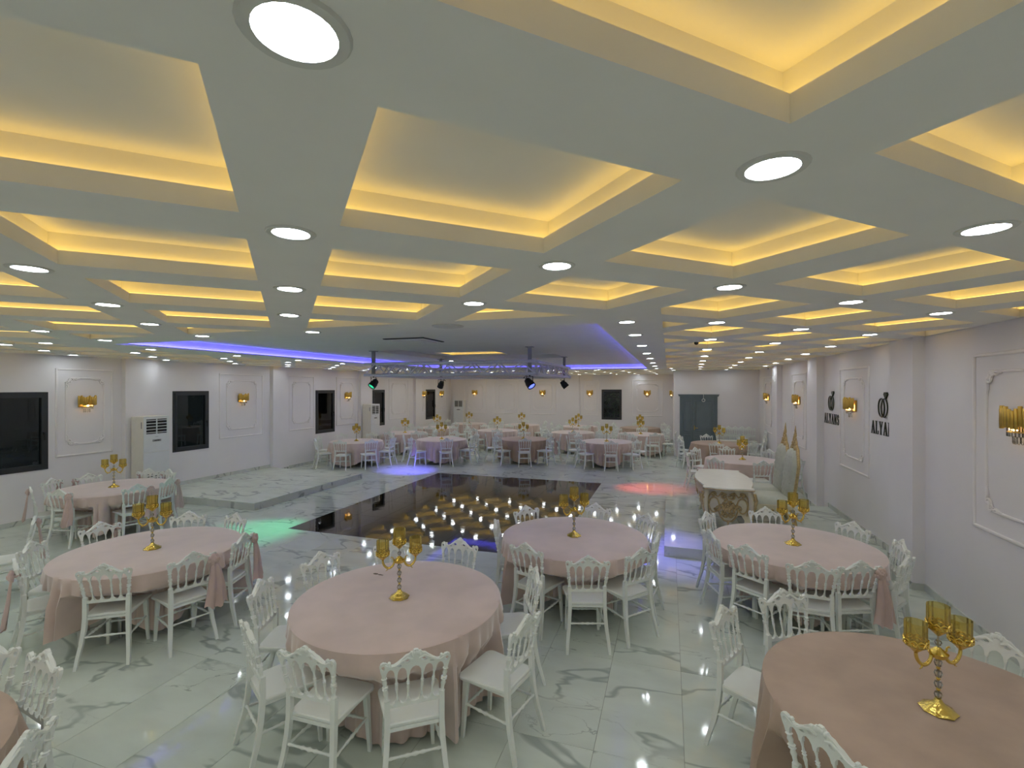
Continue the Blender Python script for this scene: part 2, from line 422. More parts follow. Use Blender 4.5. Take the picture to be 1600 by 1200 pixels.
def ornament_mesh():
    """carved corner: two scrolls and leaves, for the lower right corner, grown towards -x and +z"""
    mb = MB()
    mb.tube(spiral((-0.055, 0.030), 0.034, 1.4, PI, 1), [0.010 - 0.0002 * i for i in range(22)], 6)
    mb.tube(spiral((-0.030, 0.055), 0.034, 1.4, -PI / 2, -1), [0.010 - 0.0002 * i for i in range(22)], 6)
    for k in range(6):
        a = PI / 2 + (PI / 2) * k / 5
        mb.ball((-0.02 + 0.03 * math.cos(a), -0.012, 0.02 + 0.03 * math.sin(a)), 0.014, 8, 5, (1, 0.8, 1))
    mb.tube([(-0.09, -0.010, 0.012), (-0.12, -0.012, 0.022), (-0.15, -0.010, 0.010), (-0.175, -0.008, 0.012)], [0.012, 0.010, 0.008, 0.004], 6)
    mb.tube([(-0.012, -0.010, 0.09), (-0.022, -0.012, 0.12), (-0.010, -0.010, 0.15), (-0.012, -0.008, 0.175)], [0.012, 0.010, 0.008, 0.004], 6)
    return mb.mesh('corner_ornament', M['molding'], 60)
ORN = ornament_mesh()
def wall_panel(parent, axis, pos, u0, u1, sign, z0=1.17, z1=2.86):
    """sign: direction of the wall body, as in window()"""
    if axis == 'x': loc = (pos, (u0 + u1) / 2, 0); rz = PI / 2 if sign < 0 else -PI / 2
    else: loc = ((u0 + u1) / 2, pos, 0); rz = 0 if sign > 0 else PI
    w = (u1 - u0) / 2
    def place(o): o.location = loc; o.rotation_euler = (0, 0, rz); return o
    place(molding_ring([(-w, z0), (w, z0), (w, z1), (-w, z1)], 0.035, 0.020, 'panel_molding', parent, M['molding']))
    g = 0.20 if w > 0.55 else 0.15
    x = w - g; a, b = z0 + 0.21, z1 - 0.17; c = 0.085
    pts = []
    for (cx, cz, s0) in ((x, a, 0), (x, b, 1), (-x, b, 2), (-x, a, 3)):
        for k in range(5):
            t = k / 4
            # concave corner
            ang = {0: PI - t * PI / 2, 1: -PI / 2 - t * PI / 2, 2: -t * PI / 2, 3: PI / 2 - t * PI / 2}[s0]
            pts.append((cx + c * math.cos(ang), cz + c * math.sin(ang)))
    place(molding_ring(pts, 0.026, 0.018, 'inner_molding', parent, M['molding']))
    for sx, sz in ((1, 1), (-1, 1), (1, -1), (-1, -1)):
        o = link('corner_ornament', ORN, parent)
        v = Vector((sx * x, 0, a if sz > 0 else b)); v.rotate(Matrix.Rotation(rz, 3, 'Z'))
        o.location = Vector(loc) + v; o.rotation_euler = (0, 0, rz); o.scale = (sx * 1.35, 1.2, sz * 1.35)
pan_left = [(5.90, 6.86), (9.40, 10.77), (11.78, 12.86), (14.0, 15.14), (17.33, 18.88), (20.05, 20.42), (21.6, 22.6)]
for a, b in pan_left: wall_panel(wl, 'x', XL, a, b, -1)
pan_right = [(4.68, 6.14), (8.85, 10.18), (12.45, 13.75), (16.1, 17.5)]
for a, b in pan_right: wall_panel(wr, 'x', XR, a, b, 1, 1.09, 2.83)
pan_far = [(-10.4, -9.15), (-8.65, -7.4), (-6.75, -5.4), (-4.1, -3.25), (-1.65, -0.28)]
for a, b in pan_far: wall_panel(wf, 'y', YF, a, b, 1)

# ------------------------------------------------------------------ floor, dance floor, platforms
struct(MB().box(XL - 0.2, XR + 0.2, YN - 0.2, YF + 0.2, -0.12, -0.004).build('floor', M['grout'], smooth=0), 'polished white grey-veined marble tile floor of the hall')
floor = bpy.data.objects['floor']
TILE = bevel_box(-TW / 2 + 0.0012, TW / 2 - 0.0012, -TL / 2 + 0.0012, TL / 2 - 0.0012, -0.010, 0.0, 0.0012).mesh('tile', M['marble'], 0)
nt_ = 0; far_t = MB()
i0 = int((XL - TX0) // TW); i1 = int((XR - TX0) // TW)
j0 = int((YN - TY0) // TL); j1 = int((YF - TY0) // TL)
for j in range(j0, j1 + 1):
    for i in range(i0, i1 + 1):
        x0, x1 = TX0 + i * TW, TX0 + (i + 1) * TW; y0, y1 = TY0 + j * TL, TY0 + (j + 1) * TL
        xc, yc = (x0 + x1) / 2, (y0 + y1) / 2
        if DX0 < xc < DX1 and DY0 < yc < DY1: continue
        if x1 < PLX1 and PLY0 < y0 and y1 < PLY1: continue
        if x0 > PRX0 and PRY0 < y0 and y1 < PRY1: continue
        p = proj(xc, yc, 0)
        if x0 > XL and x1 < XR and -60 < p[0] < 1660 and p[1] < 1290 and yc < 14.2 and nt_ < 290:
            link('tile', TILE, floor, (xc, yc, 0)); nt_ += 1
        else:
            a0, a1 = max(x0, XL), min(x1, XR); b0, b1 = max(y0, YN), min(y1, YF)
            if a1 - a0 > 0.02: far_t.box(a0 + 0.0012, a1 - 0.0012, b0 + 0.0012, b1 - 0.0012, -0.010, 0.0)
tag(far_t.build('outlying_tiles', M['marble'], floor, 0), kind='stuff')
dance = struct(MB().box(DX0, DX1, DY0, DY1, -0.02, -0.003).build('dance_floor', M['grout'], smooth=0), 'glossy black tiled dance floor set into the marble')
BT = bevel_box(-TW / 2 + 0.001, TW / 2 - 0.001, -TL / 2 + 0.001, TL / 2 - 0.001, -0.010, 0.001, 0.001).mesh('black_tile', M['black_tile'], 0)
for i in range(8):
    for j in range(5): link('tile', BT, dance, (DX0 + (i + 0.5) * TW, DY0 + (j + 0.5) * TL, 0))
def platform(name, label, x0, x1, y0, y1, faces):
    root = struct(MB().box(x0 + 0.011, x1 - 0.011, y0 + 0.011, y1 - 0.011, 0, PLZ - 0.011).build(name, M['grout'], smooth=0), label)
    nx = max(1, round((x1 - x0) / 0.6)); ny = max(1, round((y1 - y0) / 1.16)); dx, dy = (x1 - x0) / nx, (y1 - y0) / ny
    me = bevel_box(-dx / 2 + 0.001, dx / 2 - 0.001, -dy / 2 + 0.001, dy / 2 - 0.001, -0.012, 0.0, 0.002).mesh('platform_tile', M['marble'], 0)
    for i in range(nx):
        for j in range(ny): link('tile', me, root, (x0 + (i + 0.5) * dx, y0 + (j + 0.5) * dy, PLZ))
    fy = MB().box(-dy / 2 + 0.001, dy / 2 - 0.001, 0, 0.012, 0, PLZ - 0.012).mesh('riser', M['marble_plinth'], 0)
    fx = MB().box(-dx / 2 + 0.001, dx / 2 - 0.001, 0, 0.012, 0, PLZ - 0.012).mesh('riser', M['marble_plinth'], 0)
    for f in faces:
        if f in 'ew':
            for j in range(ny): link('riser', fy, root, ((x1 if f == 'e' else x0), y0 + (j + 0.5) * dy, 0), (0, 0, PI / 2 if f == 'e' else -PI / 2))
        else:
            for i in range(nx): link('riser', fx, root, (x0 + (i + 0.5) * dx, (y0 if f == 's' else y1), 0), (0, 0, 0 if f == 's' else PI))
    return root
# the west platform's body is set back on its east side too
pl = platform('stage_platform', 'low marble platform against the windowed wall', XL, PLX1, PLY0, PLY1, 'esn')
bpy.data.objects['stage_platform'].scale = (1, 1, 1)
pr = platform('bridal_platform', 'low marble step under the carved white table and thrones', PRX0, XR, PRY0, PRY1, 'wsn')

# ------------------------------------------------------------------ ceiling
OX, OY = -0.6265, 0.675
AX, AY, BX, BY = 0.9079, 0.8447, -0.8297, 0.869
def lat(i, j): return Vector((OX + i * AX + j * BX, OY + i * AY + j * BY))
BNX0, BNX1, BNY0, BNY1 = -8.42, -0.06, 4.08, 16.75       # plain band round the tray
TRX0, TRX1, TRY0, TRY1 = -7.60, -0.67, 4.68, 16.20       # tray opening
HB = 0.17                                               # half width of a beam
def clip(poly, nx, ny, d):
    out = []
    for i in range(len(poly)):
        p, q = poly[i], poly[(i + 1) % len(poly)]
        a = p.x * nx + p.y * ny - d; b = q.x * nx + q.y * ny - d
        if a >= 0: out.append(p)
        if (a >= 0) != (b >= 0): out.append(p + (q - p) * (a / (a - b)))
    return out
def area(p): return 0.5 * sum(p[i].x * p[(i + 1) % len(p)].y - p[(i + 1) % len(p)].x * p[i].y for i in range(len(p)))
def offset(poly, d):
    n = len(poly); out = []
    for i in range(n):
        p0, p, p1 = poly[i - 1], poly[i], poly[(i + 1) % n]
        d0 = (p - p0).normalized(); d1 = (p1 - p).normalized()
        n0 = Vector((d0.y, -d0.x)); n1 = Vector((d1.y, -d1.x)); b = n0 + n1
        b = b / max(0.4, b.dot(n0))
        out.append(p + b * d)
    return out
cells = []
ea, eb = Vector((AX, AY)).normalized(), Vector((BX, BY)).normalized()
la, lb = math.hypot(AX, AY), math.hypot(BX, BY)
for i in range(-18, 30):
    for j in range(-18, 30):
        o = lat(i, j)
        q = [o + ea * HB + eb * HB, o + ea * (la - HB) + eb * HB, o + ea * (la - HB) + eb * (lb - HB), o + ea * HB + eb * (lb - HB)]
        for (nx, ny, d) in ((1, 0, XL + 0.03), (-1, 0, -(XR - 0.03)), (0, 1, YN + 0.03), (0, -1, -(YF - 0.03))):
            q = clip(q, nx, ny, d)
            if len(q) < 3: break
        if len(q) < 3 or area(q) < 0.02: continue
        cx = sum(p.x for p in q) / len(q); cy = sum(p.y for p in q) / len(q)
        if cx > XD - 0.1 and cy > YD - 0.05: continue
        if max(p.x for p in q) > XD and max(p.y for p in q) > YD:
            q = clip(q, 0, -1, -(YD - 0.03)) if cy < YD else clip(q, -1, 0, -(XD - 0.03))
            if len(q) < 3 or area(q) < 0.02: continue
        if max(p.x for p in q) > BNX0 and min(p.x for p in q) < BNX1 and max(p.y for p in q) > BNY0 and min(p.y for p in q) < BNY1:
            best = None
            for (nx, ny, d) in ((-1, 0, -BNX0), (1, 0, BNX1), (0, -1, -BNY0), (0, 1, BNY1)):
                c = clip(q, nx, ny, d)
                if len(c) >= 3 and (best is None or area(c) > area(best)): best = c
            if best is None or area(best) < 0.02: continue
            q = best
        q2 = [p for k, p in enumerate(q) if (p - q[k - 1]).length > 0.004]
        if len(q2) < 3 or area(q2) < 0.02: continue
        cells.append(q2)
tray = [Vector((TRX0, TRY0)), Vector((TRX1, TRY0)), Vector((TRX1, TRY1)), Vector((TRX0, TRY1))]
def plane_with_holes(outer, holes, z):
    pts = []; edges = []
    for lp in [outer] + holes:
        o = len(pts); pts += [Vector((p.x, p.y)) for p in lp]; edges += [(o + k, o + (k + 1) % len(lp)) for k in range(len(lp))]
    ov, oe, of, a, b, c = delaunay_2d_cdt(pts, edges, [], 0, 1e-5)
    boxes = [(min(p.x for p in h), max(p.x for p in h), min(p.y for p in h), max(p.y for p in h), h) for h in holes]
    fs = []
    for f in of:
        c0 = sum((ov[k] for k in f), Vector((0, 0))) / len(f)
        hit = False
        for x0, x1, y0, y1, h in boxes:
            if x0 < c0.x < x1 and y0 < c0.y < y1 and all((h[(k + 1) % len(h)] - h[k]).cross(c0 - h[k]) > 0 for k in range(len(h))): hit = True; break
        if not hit: fs.append(tuple(f)[::-1])
    return MB().add([(p.x, p.y, z) for p in ov], fs)
room = [Vector((XL - 0.05, YN - 0.05)), Vector((XR + 0.05, YN - 0.05)), Vector((XR + 0.05, YF + 0.05)), Vector((XL - 0.05, YF + 0.05))]
ceil = struct(plane_with_holes(room, cells + [tray], ZC).build('ceiling', M['ceiling'], smooth=0), 'white coffered plaster ceiling with a diagonal grid of lit recesses')
def loop_wall(mb, lo, hi, z0, z1):
    n = len(lo)
    mb.add([(p.x, p.y, z0) for p in lo] + [(p.x, p.y, z1) for p in hi], [(k, k + n, (k + 1) % n + n, (k + 1) % n) for k in range(n)])
def recess(q, lip, back, top, name, strip_mat, strip_name, parent, topholes=None):
    mb = MB(); q1 = offset(q, back)
    loop_wall(mb, q, q, ZC, ZC + lip)
    loop_wall(mb, q, q1, ZC + lip, ZC + lip)
    loop_wall(mb, q1, q1, ZC + lip, top)
    if not topholes: mb.add([(p.x, p.y, top) for p in q1], [tuple(range(len(q1)))[::-1]])
    o = mb.build(name, M['ceiling'], parent, 0)
    s = MB(); a = offset(q, back * 0.45); b = offset(q, back * 0.80); zz = ZC + lip + 0.006
    n = len(q)
    s.add([(p.x, p.y, zz) for p in a] + [(p.x, p.y, zz) for p in b], [(k, (k + 1) % n, (k + 1) % n + n, k + n) for k in range(n)])
    s.build(strip_name, strip_mat, o, 0)
    return o, q1
for q in cells: recess(q, 0.072, 0.06, ZC + 0.175, 'coffer', M['cove'], 'led_strip', ceil)
# tray over the dance floor, with a plain square well and a small lit coffer inside it
ZT = ZC + 0.15
tr, tq1 = recess(tray, 0.025, 0.06, ZT, 'tray', M['blue_led'], 'led_strip', ceil, True)
WX0, WX1, WY0, WY1 = -5.95, -2.5, 8.62, 12.0
well = [Vector((WX0, WY0)), Vector((WX1, WY0)), Vector((WX1, WY1)), Vector((WX0, WY1))]
plane_with_holes(tq1, [well], ZT).build('tray_top', M['ceiling'], ceil, 0)
ZW = ZT + 0.10
mb = MB(); loop_wall(mb, well, well, ZT, ZW); mb.build('well_side', M['ceiling'], ceil, 0)
cc = [Vector((-5.6, 10.7)), Vector((-3.98, 10.7)), Vector((-3.98, 11.7)), Vector((-5.6, 11.7))]
plane_with_holes(well, [cc], ZW).build('well_top', M['ceiling'], ceil, 0)
_zc = ZC; ZC = ZW
recess(cc, 0.03, 0.05, ZW + 0.12, 'coffer', M['cove'], 'led_strip', ceil)
ZC = _zc

# downlights
RING = MB().lathe([(0.070, -0.002), (0.072, -0.006), (0.092, -0.006), (0.097, 0.0), (0.097, 0.004), (0.070, 0.004)], 24, capb=False, capt=False).mesh('trim_ring', M['trim'], 40)
DISC = MB().lathe([(0.071, -0.0015), (0.071, 0.003)], 24).mesh('diffuser', M['lamp'], 40)
def downlight(x, y, z, label, group):
    t = thing('ceiling_light', label, 'ceiling light', (x, y, z), 0, group)
    link('trim_ring', RING, t); link('diffuser', DISC, t)
    return t
def in_band(x, y, m=0.12): return BNX0 - m < x < BNX1 + m and BNY0 - m < y < BNY1 + m
for i in range(-18, 30):
    for j in range(-18, 30):
        p = lat(i, j)
        if not (XL + 0.35 < p.x < XR - 0.3 and YN + 0.3 < p.y < YF - 0.3) or in_band(p.x, p.y): continue
        if p.x > XD - 0.15 and p.y > YD - 0.2: continue
        if p.x < BNX0: lab, g = 'round white downlight where coffer beams cross on the windowed side', 'downlights between the tray and the windowed wall'
        elif p.x > BNX1 and p.y > BNY0: lab, g = 'round white downlight where coffer beams cross above the bridal platform side', 'downlights between the tray and the sign wall'
        elif p.y > BNY1: lab, g = 'round white downlight on the coffer beams close to the end wall', 'downlights by the end wall'
        else: lab, g = 'round white downlight at a beam crossing before the blue tray', 'downlights on the coffer beams before the tray'
        downlight(p.x, p.y, ZC, lab, g)
bandpts = [(-8.05, y) for y in (5.5, 7.13, 8.75, 10.3, 11.95, 13.6, 15.2)] + [(-0.38, y) for y in (4.64, 5.80, 7.31, 8.96, 10.55, 12.45, 14.3, 16.0)]
bandpts += [(-8.3, 4.25), (-7.07, 4.25), (-5.37, 4.27), (-3.81, 4.36)] + [(x, 16.48) for x in (-6.9, -5.4, -3.9, -2.3)]
for x, y in bandpts: downlight(x, y, ZC, 'round white downlight on the plain band round the blue tray', 'downlights round the tray')
for x, y in ((-5.97, 12.45), (-4.40, 12.6)): downlight(x, y, ZT, 'round white downlight inside the tray beyond the truss', 'downlights inside the tray')
t = thing('red_disc', 'small red glowing disc on the tray ceiling above the truss', 'lamp', (-5.15, 12.5, ZT))
MB().lathe([(0.10, -0.02), (0.12, -0.012), (0.12, 0.0)], 20).build('housing', M['trim'], t)
MB().lathe([(0.09, -0.03), (0.10, -0.019)], 20).build('lens', M['red_glow'], t)  # glowing red disc set in a plain ring
t = thing('ceiling_speaker', 'round flush white loudspeaker grille in the ceiling band', 'speaker', (-2.14, 4.38, ZC))
MB().lathe([(0.14, -0.008), (0.16, -0.006), (0.163, 0.0)], 28).build('bezel', M['trim'], t)
MB().lathe([(0.138, -0.010), (0.139, -0.007)], 28).build('grille', mat('speaker_grille', (0.62, 0.63, 0.61), 0.7, noise=0.2, nscale=220), t)
t = thing('ceiling_vent', 'square white ceiling air vent with dark slots inside the tray', 'vent', (-3.95, 6.85, ZT))
mb = MB(); mb.box(-0.36, 0.36, -0.36, 0.36, -0.012, 0.0); mb.build('backing', M['black'], t, 0)
for s in range(4):
    o = MB().add([(-0.36, -0.36, -0.02), (0.36, -0.36, -0.02), (0.31, -0.31, -0.03), (-0.31, -0.31, -0.03)], [(0, 1, 2, 3)]).build('frame', M['ceiling'], t, 0); o.rotation_euler = (0, 0, s * PI / 2)
MB().box(-0.27, 0.27, -0.27, 0.27, -0.04, -0.022).build('panel', M['ceiling'], t, 0)
DOME = MB().lathe([(0.03, 0.0), (0.03, -0.012), (0.024, -0.028), (0.012, -0.036), (0.001, -0.038)][::-1], 14).mesh('dome', M['black'], 60)
for (px, py, zz, lab) in ((709, 447, ZC + 0.174, 'small black dome camera on the beam edge above the dance floor'), (1098, 484, ZC + 0.174, 'small black dome camera on a coffer edge before the tray corner'), (1088, 534, ZC, 'tiny black dome camera on a coffer edge above the thrones'), (1201, 575, ZC, 'tiny black dome camera at the ceiling over the entrance wall')):
    p = at(px, py, zz); t = thing('dome_camera', lab, 'camera', p)
    MB().lathe([(0.036, -0.006), (0.036, 0.001)], 14).build('mount', M['ceiling'], t); link('dome', DOME, t, (0, 0, -0.005))

# ------------------------------------------------------------------ truss with par lights
TX = (-5.95, -2.5); TYs = (8.62, 11.75); TZ0, TZ1 = 2.765, 3.0; TWD = 0.25
truss = thing('lighting_truss', 'square silver lighting truss hung over the black dance floor', 'truss')
def bar(p, q, r, name, m, parent, seg=8): return MB().tube([p, q], r, seg).build(name, m, parent)
hw = TWD / 2
ext = 0.14
sides = [((TX[0] - ext, TYs[0]), (TX[1] + ext, TYs[0])), ((TX[0] - ext, TYs[1]), (TX[1] + ext, TYs[1])), ((TX[0], TYs[0] + hw), (TX[0], TYs[1] - hw)), ((TX[1], TYs[0] + hw), (TX[1], TYs[1] - hw))]
BRL = 0.26
for (a, b) in sides:
    A = Vector((*a, 0)); B = Vector((*b, 0)); d = (B - A).normalized(); nrm = Vector((-d.y, d.x, 0)); ln = (B - A).length
    for s in (-1, 1):
        for z in (TZ0, TZ1): bar(A + nrm * s * hw + Vector((0, 0, z)), B + nrm * s * hw + Vector((0, 0, z)), 0.028, 'chord', M['alu'], truss)
    k = int(ln / BRL); st = ln / k
    bm_up = MB().tube([(0, 0, TZ0), (st, 0, TZ1)], 0.013, 6).mesh('brace', M['alu']); bm_dn = MB().tube([(0, 0, TZ1), (st, 0, TZ0)], 0.013, 6).mesh('brace', M['alu'])
    bm_tp = MB().tube([(0, -hw, TZ1), (st, hw, TZ1)], 0.010, 6).mesh('brace', M['alu'])
    ang = math.atan2(d.y, d.x)
    for s in (-1, 1):
        for i in range(k): link('brace', bm_up if i % 2 == 0 else bm_dn, truss, A + nrm * s * hw + d * (i * st), (0, 0, ang))
    for i in range(0, k, 2): link('brace', bm_tp, truss, A + d * (i * st), (0, 0, ang))
for x in TX:
    for y in TYs:
        MB().box(x - 0.03, x + 0.03, y - 0.03, y + 0.03, TZ0 - 0.02, ZT + 0.02).build('hanger_post', M['grey_plastic'], truss, 0)
        MB().box(x - 0.07, x + 0.07, y - 0.07, y + 0.07, ZT - 0.012, ZT + 0.004).build('ceiling_plate', M['grey_plastic'], truss, 0)
def par(x, y, aim, lens, lcol, power, label, ang=26):
    t = thing('stage_light', label, 'stage light', (x, y, TZ0 - 0.024))
    c = Vector((0, 0, -0.20)); d = (Vector(aim) - (Vector((x, y, TZ0 - 0.02)) + c)).normalized()
    q = Vector((0, 0, 1)).rotation_difference(d).to_matrix().to_4x4()
    body = MB().lathe([(0.05, -0.14), (0.075, -0.12), (0.085, -0.06), (0.10, -0.02), (0.105, 0.10), (0.095, 0.105), (0.095, 0.075)], 18, Matrix.Translation(c) @ q, True, False)
    body.build('can', M['black'], t)
    ln = MB().lathe([(0.094, 0.072), (0.094, 0.078)], 18, Matrix.Translation(c) @ q).build('lens_plate', M['black'], t)
    led = MB()
    for k in range(19):
        rr, aa = (0, 0) if k == 0 else ((0.035, k * PI / 3) if k < 7 else (0.070, k * PI / 6))
        led.lathe([(0.013, 0.078), (0.010, 0.086), (0.002, 0.089)], 8, Matrix.Translation(c) @ q @ Matrix.Translation((rr * math.cos(aa), rr * math.sin(aa), 0)), False, True)
    led.build('led_cluster', lens, ln)
    side = Vector((d.y, -d.x, 0)); side = side.normalized() if side.length > 0.01 else Vector((1, 0, 0))
    yk = [c + side * 0.112 + Vector((0, 0, 0)), c + side * 0.112 + Vector((0, 0, 0.17)), c - side * 0.112 + Vector((0, 0, 0.17)), c - side * 0.112]
    MB().tube(yk, 0.010, 6).build('yoke', M['black'], t)
    MB().tube([Vector((0, 0, -0.03)), Vector((0, 0, 0.07))], 0.014, 8).build('clamp', M['black'], t)
    cab = [c - d * 0.13, c - d * 0.20 + side * 0.05, c + side * 0.16 - d * 0.1 + Vector((0, 0, 0.05)), side * 0.14 + Vector((0, 0, -0.02)), side * 0.06 + Vector((0, 0, 0.03))]
    MB().tube(cab, 0.006, 6).build('cable', M['black'], t)
    sp = bpy.data.lights.new('beam', 'SPOT'); sp.color = lcol; sp.energy = power; sp.spot_size = R(ang); sp.spot_blend = 1.0; sp.shadow_soft_size = 0.06
    so = bpy.data.objects.new('beam', sp); COL.objects.link(so); so.parent = t
    t.scale = (0.8, 0.8, 0.8)
    so.location = c + d * 0.12; so.rotation_euler = Vector((0, 0, -1)).rotation_difference(d).to_euler()
g1 = at(392, 832, 0); g2 = at(640, 735, 0); g3 = at(1012, 763, 0); g4 = at(1020, 862, 0)
par(TX[0], TYs[0], g1, M['lens_green'], (0.05, 1.0, 0.45), 420, 'black stage light with green glow on the truss corner', 34)
par(TX[1], TYs[0], g4, M['lens_blue'], (0.16, 0.14, 1.0), 700, 'black stage light with bright blue leds on the truss', 32)
par(TX[0], TYs[1], g2, M['lens_blue'], (0.14, 0.12, 1.0), 1100, 'black stage light on the truss aimed at the violet floor spot', 38)
par(TX[1], TYs[1], g3, M['lens_red'], (1.0, 0.06, 0.05), 520, 'black stage light on the truss aimed at the red floor spot', 32)

# ------------------------------------------------------------------ sconces
def sconce_parts():
    parts = []
    n = 13
    hs = [0.0, -0.012, 0.008, -0.02, -0.03, -0.015, 0.004, -0.018, -0.03, -0.012, 0.010, -0.010, 0.0]
    for k in range(n):
        a = PI * (k + 0.5) / n
        x = -0.145 * math.cos(a); y = -0.055 - 0.085 * math.sin(a)
        top = 0.10 + hs[k]; bot = -0.075 + 0.6 * hs[k] - (0.012 if k % 3 == 0 else 0)
        parts.append(('tube', MB().lathe([(0.0145, bot), (0.0165, bot + 0.003), (0.0165, top - 0.003), (0.0145, top)], 10, Matrix.Translation((x, y, 0))).mesh('tube', M['brass'])))
    parts.append(('backplate', MB().box(-0.13, 0.13, -0.03, 0.0, -0.13, 0.06).mesh('backplate', M['brass'], 0)))
    parts.append(('bulb', MB().lathe([(0.006, -0.115), (0.022, -0.11), (0.024, -0.07), (0.02, -0.02)], 10, Matrix.Translation((0, -0.075, 0))).mesh('bulb', M['bulb'])))
    for k in range(9):
        a = PI * (k + 0.5) / 9
        x = -0.095 * math.cos(a); y = -0.05 - 0.055 * math.sin(a)
        parts.append(('crystal_rod', MB().lathe([(0.010, -0.165), (0.011, -0.16), (0.011, -0.06), (0.010, -0.055)], 6, Matrix.Translation((x, y, 0))).mesh('crystal_rod', M['crystal'])))
    pl = [(0.098 * -math.cos(PI * k / 12), -0.045 - 0.065 * math.sin(PI * k / 12)) for k in range(13)]
    parts.append(('gallery_rail', MB().tube([(x, y, -0.125) for x, y in pl], 0.006, 6).mesh('gallery_rail', M['brass'])))
    for k in range(5):
        a = PI * (k + 0.5) / 5
        x = -0.055 * math.cos(a); y = -0.04 - 0.03 * math.sin(a)
        parts.append(('crystal_drop', MB().lathe([(0.004, -0.235), (0.012, -0.22), (0.012, -0.17), (0.010, -0.165)], 6, Matrix.Translation((x, y, 0))).mesh('crystal_drop', M['crystal'])))
    return parts
SCP = sconce_parts()
def sconce(x, y, z, rz, label, group):
    t = thing('wall_sconce', label, 'wall lamp', (x, y, z), rz, group)
    for n, me in SCP: link(n, me, t)
zs = 2.24
for k, (y, lab) in enumerate(((6.38, 'gold tube wall sconce with crystal drops beside the wide dark window'), (10.08, 'gold tube wall sconce on the panel behind the marble platform'), (14.58, 'gold tube wall sconce on the panel beside the second tall air conditioner'), (20.22, 'small looking gold sconce just before the last window of the long wall'), (22.1, 'small looking gold sconce just past the last window of the long wall'))):
    sconce(XL, y, zs, PI / 2, lab, 'gold wall sconces')
for y, lab in ((5.41, 'large gold tube sconce with crystal rods on the ornate panel by the rose table'), (9.5, 'gold tube sconce on the panel between the two ring-and-letter signs'), (13.1, 'gold tube sconce on the panel behind the thrones'), (16.8, 'gold tube sconce on the panel close to the entrance wall')):
    sconce(XR, y, 2.23, -PI / 2, lab, 'gold wall sconces')
for x, lab in ((-9.78, 'gold sconce on the end wall above the corner air conditioner'), (-6.07, 'gold sconce on the end wall seen under the truss'), (-3.68, 'gold sconce on the narrow end wall panel beside the dark window'), (-0.97, 'gold sconce on the wide end wall panel beside the dark window')):
    sconce(x, YF, 2.28, 0, lab, 'gold wall sconces')
sconce(XD, 21.6, 2.28, -PI / 2, 'gold sconce at the corner beside the grey door', 'gold wall sconces')

# ------------------------------------------------------------------ door
dr = struct(empty('door_1', (0, YD, 0)), 'slate grey panelled double door with brass handle and cornice')
mb = MB(); mb.box(0.38, 0.47, -0.05, 0.12, 0, 2.19); mb.box(1.56, 1.65, -0.05, 0.12, 0, 2.19); mb.box(0.47, 1.56, -0.05, 0.12, 2.11, 2.19); mb.build('door_frame', M['door'], dr, 0)
mb = MB(); mb.box(0.34, 1.69, -0.075, 0.0, 2.19, 2.235); mb.box(0.32, 1.71, -0.095, 0.0, 2.235, 2.265); mb.build('cornice', M['door'], dr, 0)
def leaf(x0, x1):
    o = MB().box(x0 + 0.003, x1 - 0.003, -0.018, 0.03, 0.005, 2.11).build('door_leaf', M['door'], dr, 0)
    g = 0.085 if x1 - x0 > 0.5 else 0.07
    for z0, z1 in ((0.12, 0.78), (0.95, 2.02)):
        w = (x1 - x0) / 2 - g
        r = molding_ring([(-w, z0), (w, z0), (w, z1), (-w, z1)], 0.028, 0.014, 'panel_molding', o, M['door']); r.location = ((x0 + x1) / 2, -0.018, 0)
        MB().box(-w + 0.05, w - 0.05, -0.009, 0.0, z0 + 0.05, z1 - 0.05).build('raised_panel', M['door'], o, 0, ((x0 + x1) / 2, -0.018, 0))
    return o
l1 = leaf(0.47, 0.83); l2 = leaf(0.83, 1.56)
mb = MB(); mb.box(0.872, 0.892, -0.028, -0.018, 0.97, 1.13); mb.build('handle_plate', M['gold'], l2, 0)
MB().tube([(0.882, -0.03, 1.05), (0.882, -0.065, 1.05), (0.92, -0.07, 1.05), (1.0, -0.07, 1.045)], 0.009, 8).build('handle', M['gold'], l2)
t = thing('hanging_ring', 'small white ring on a string above the grey door', 'decoration', (1.18, YD - 0.12, 2.19))
MB().tube([(0, 0, 0.085), (0, 0, -0.085)], 0.006, 6).build('string', M['cream'], t)
MB().tube([(0.05 * math.cos(a * PI / 8), 0, -0.135 + 0.05 * math.sin(a * PI / 8)) for a in range(16)], 0.009, 6, True).build('ring', M['cream'], t)

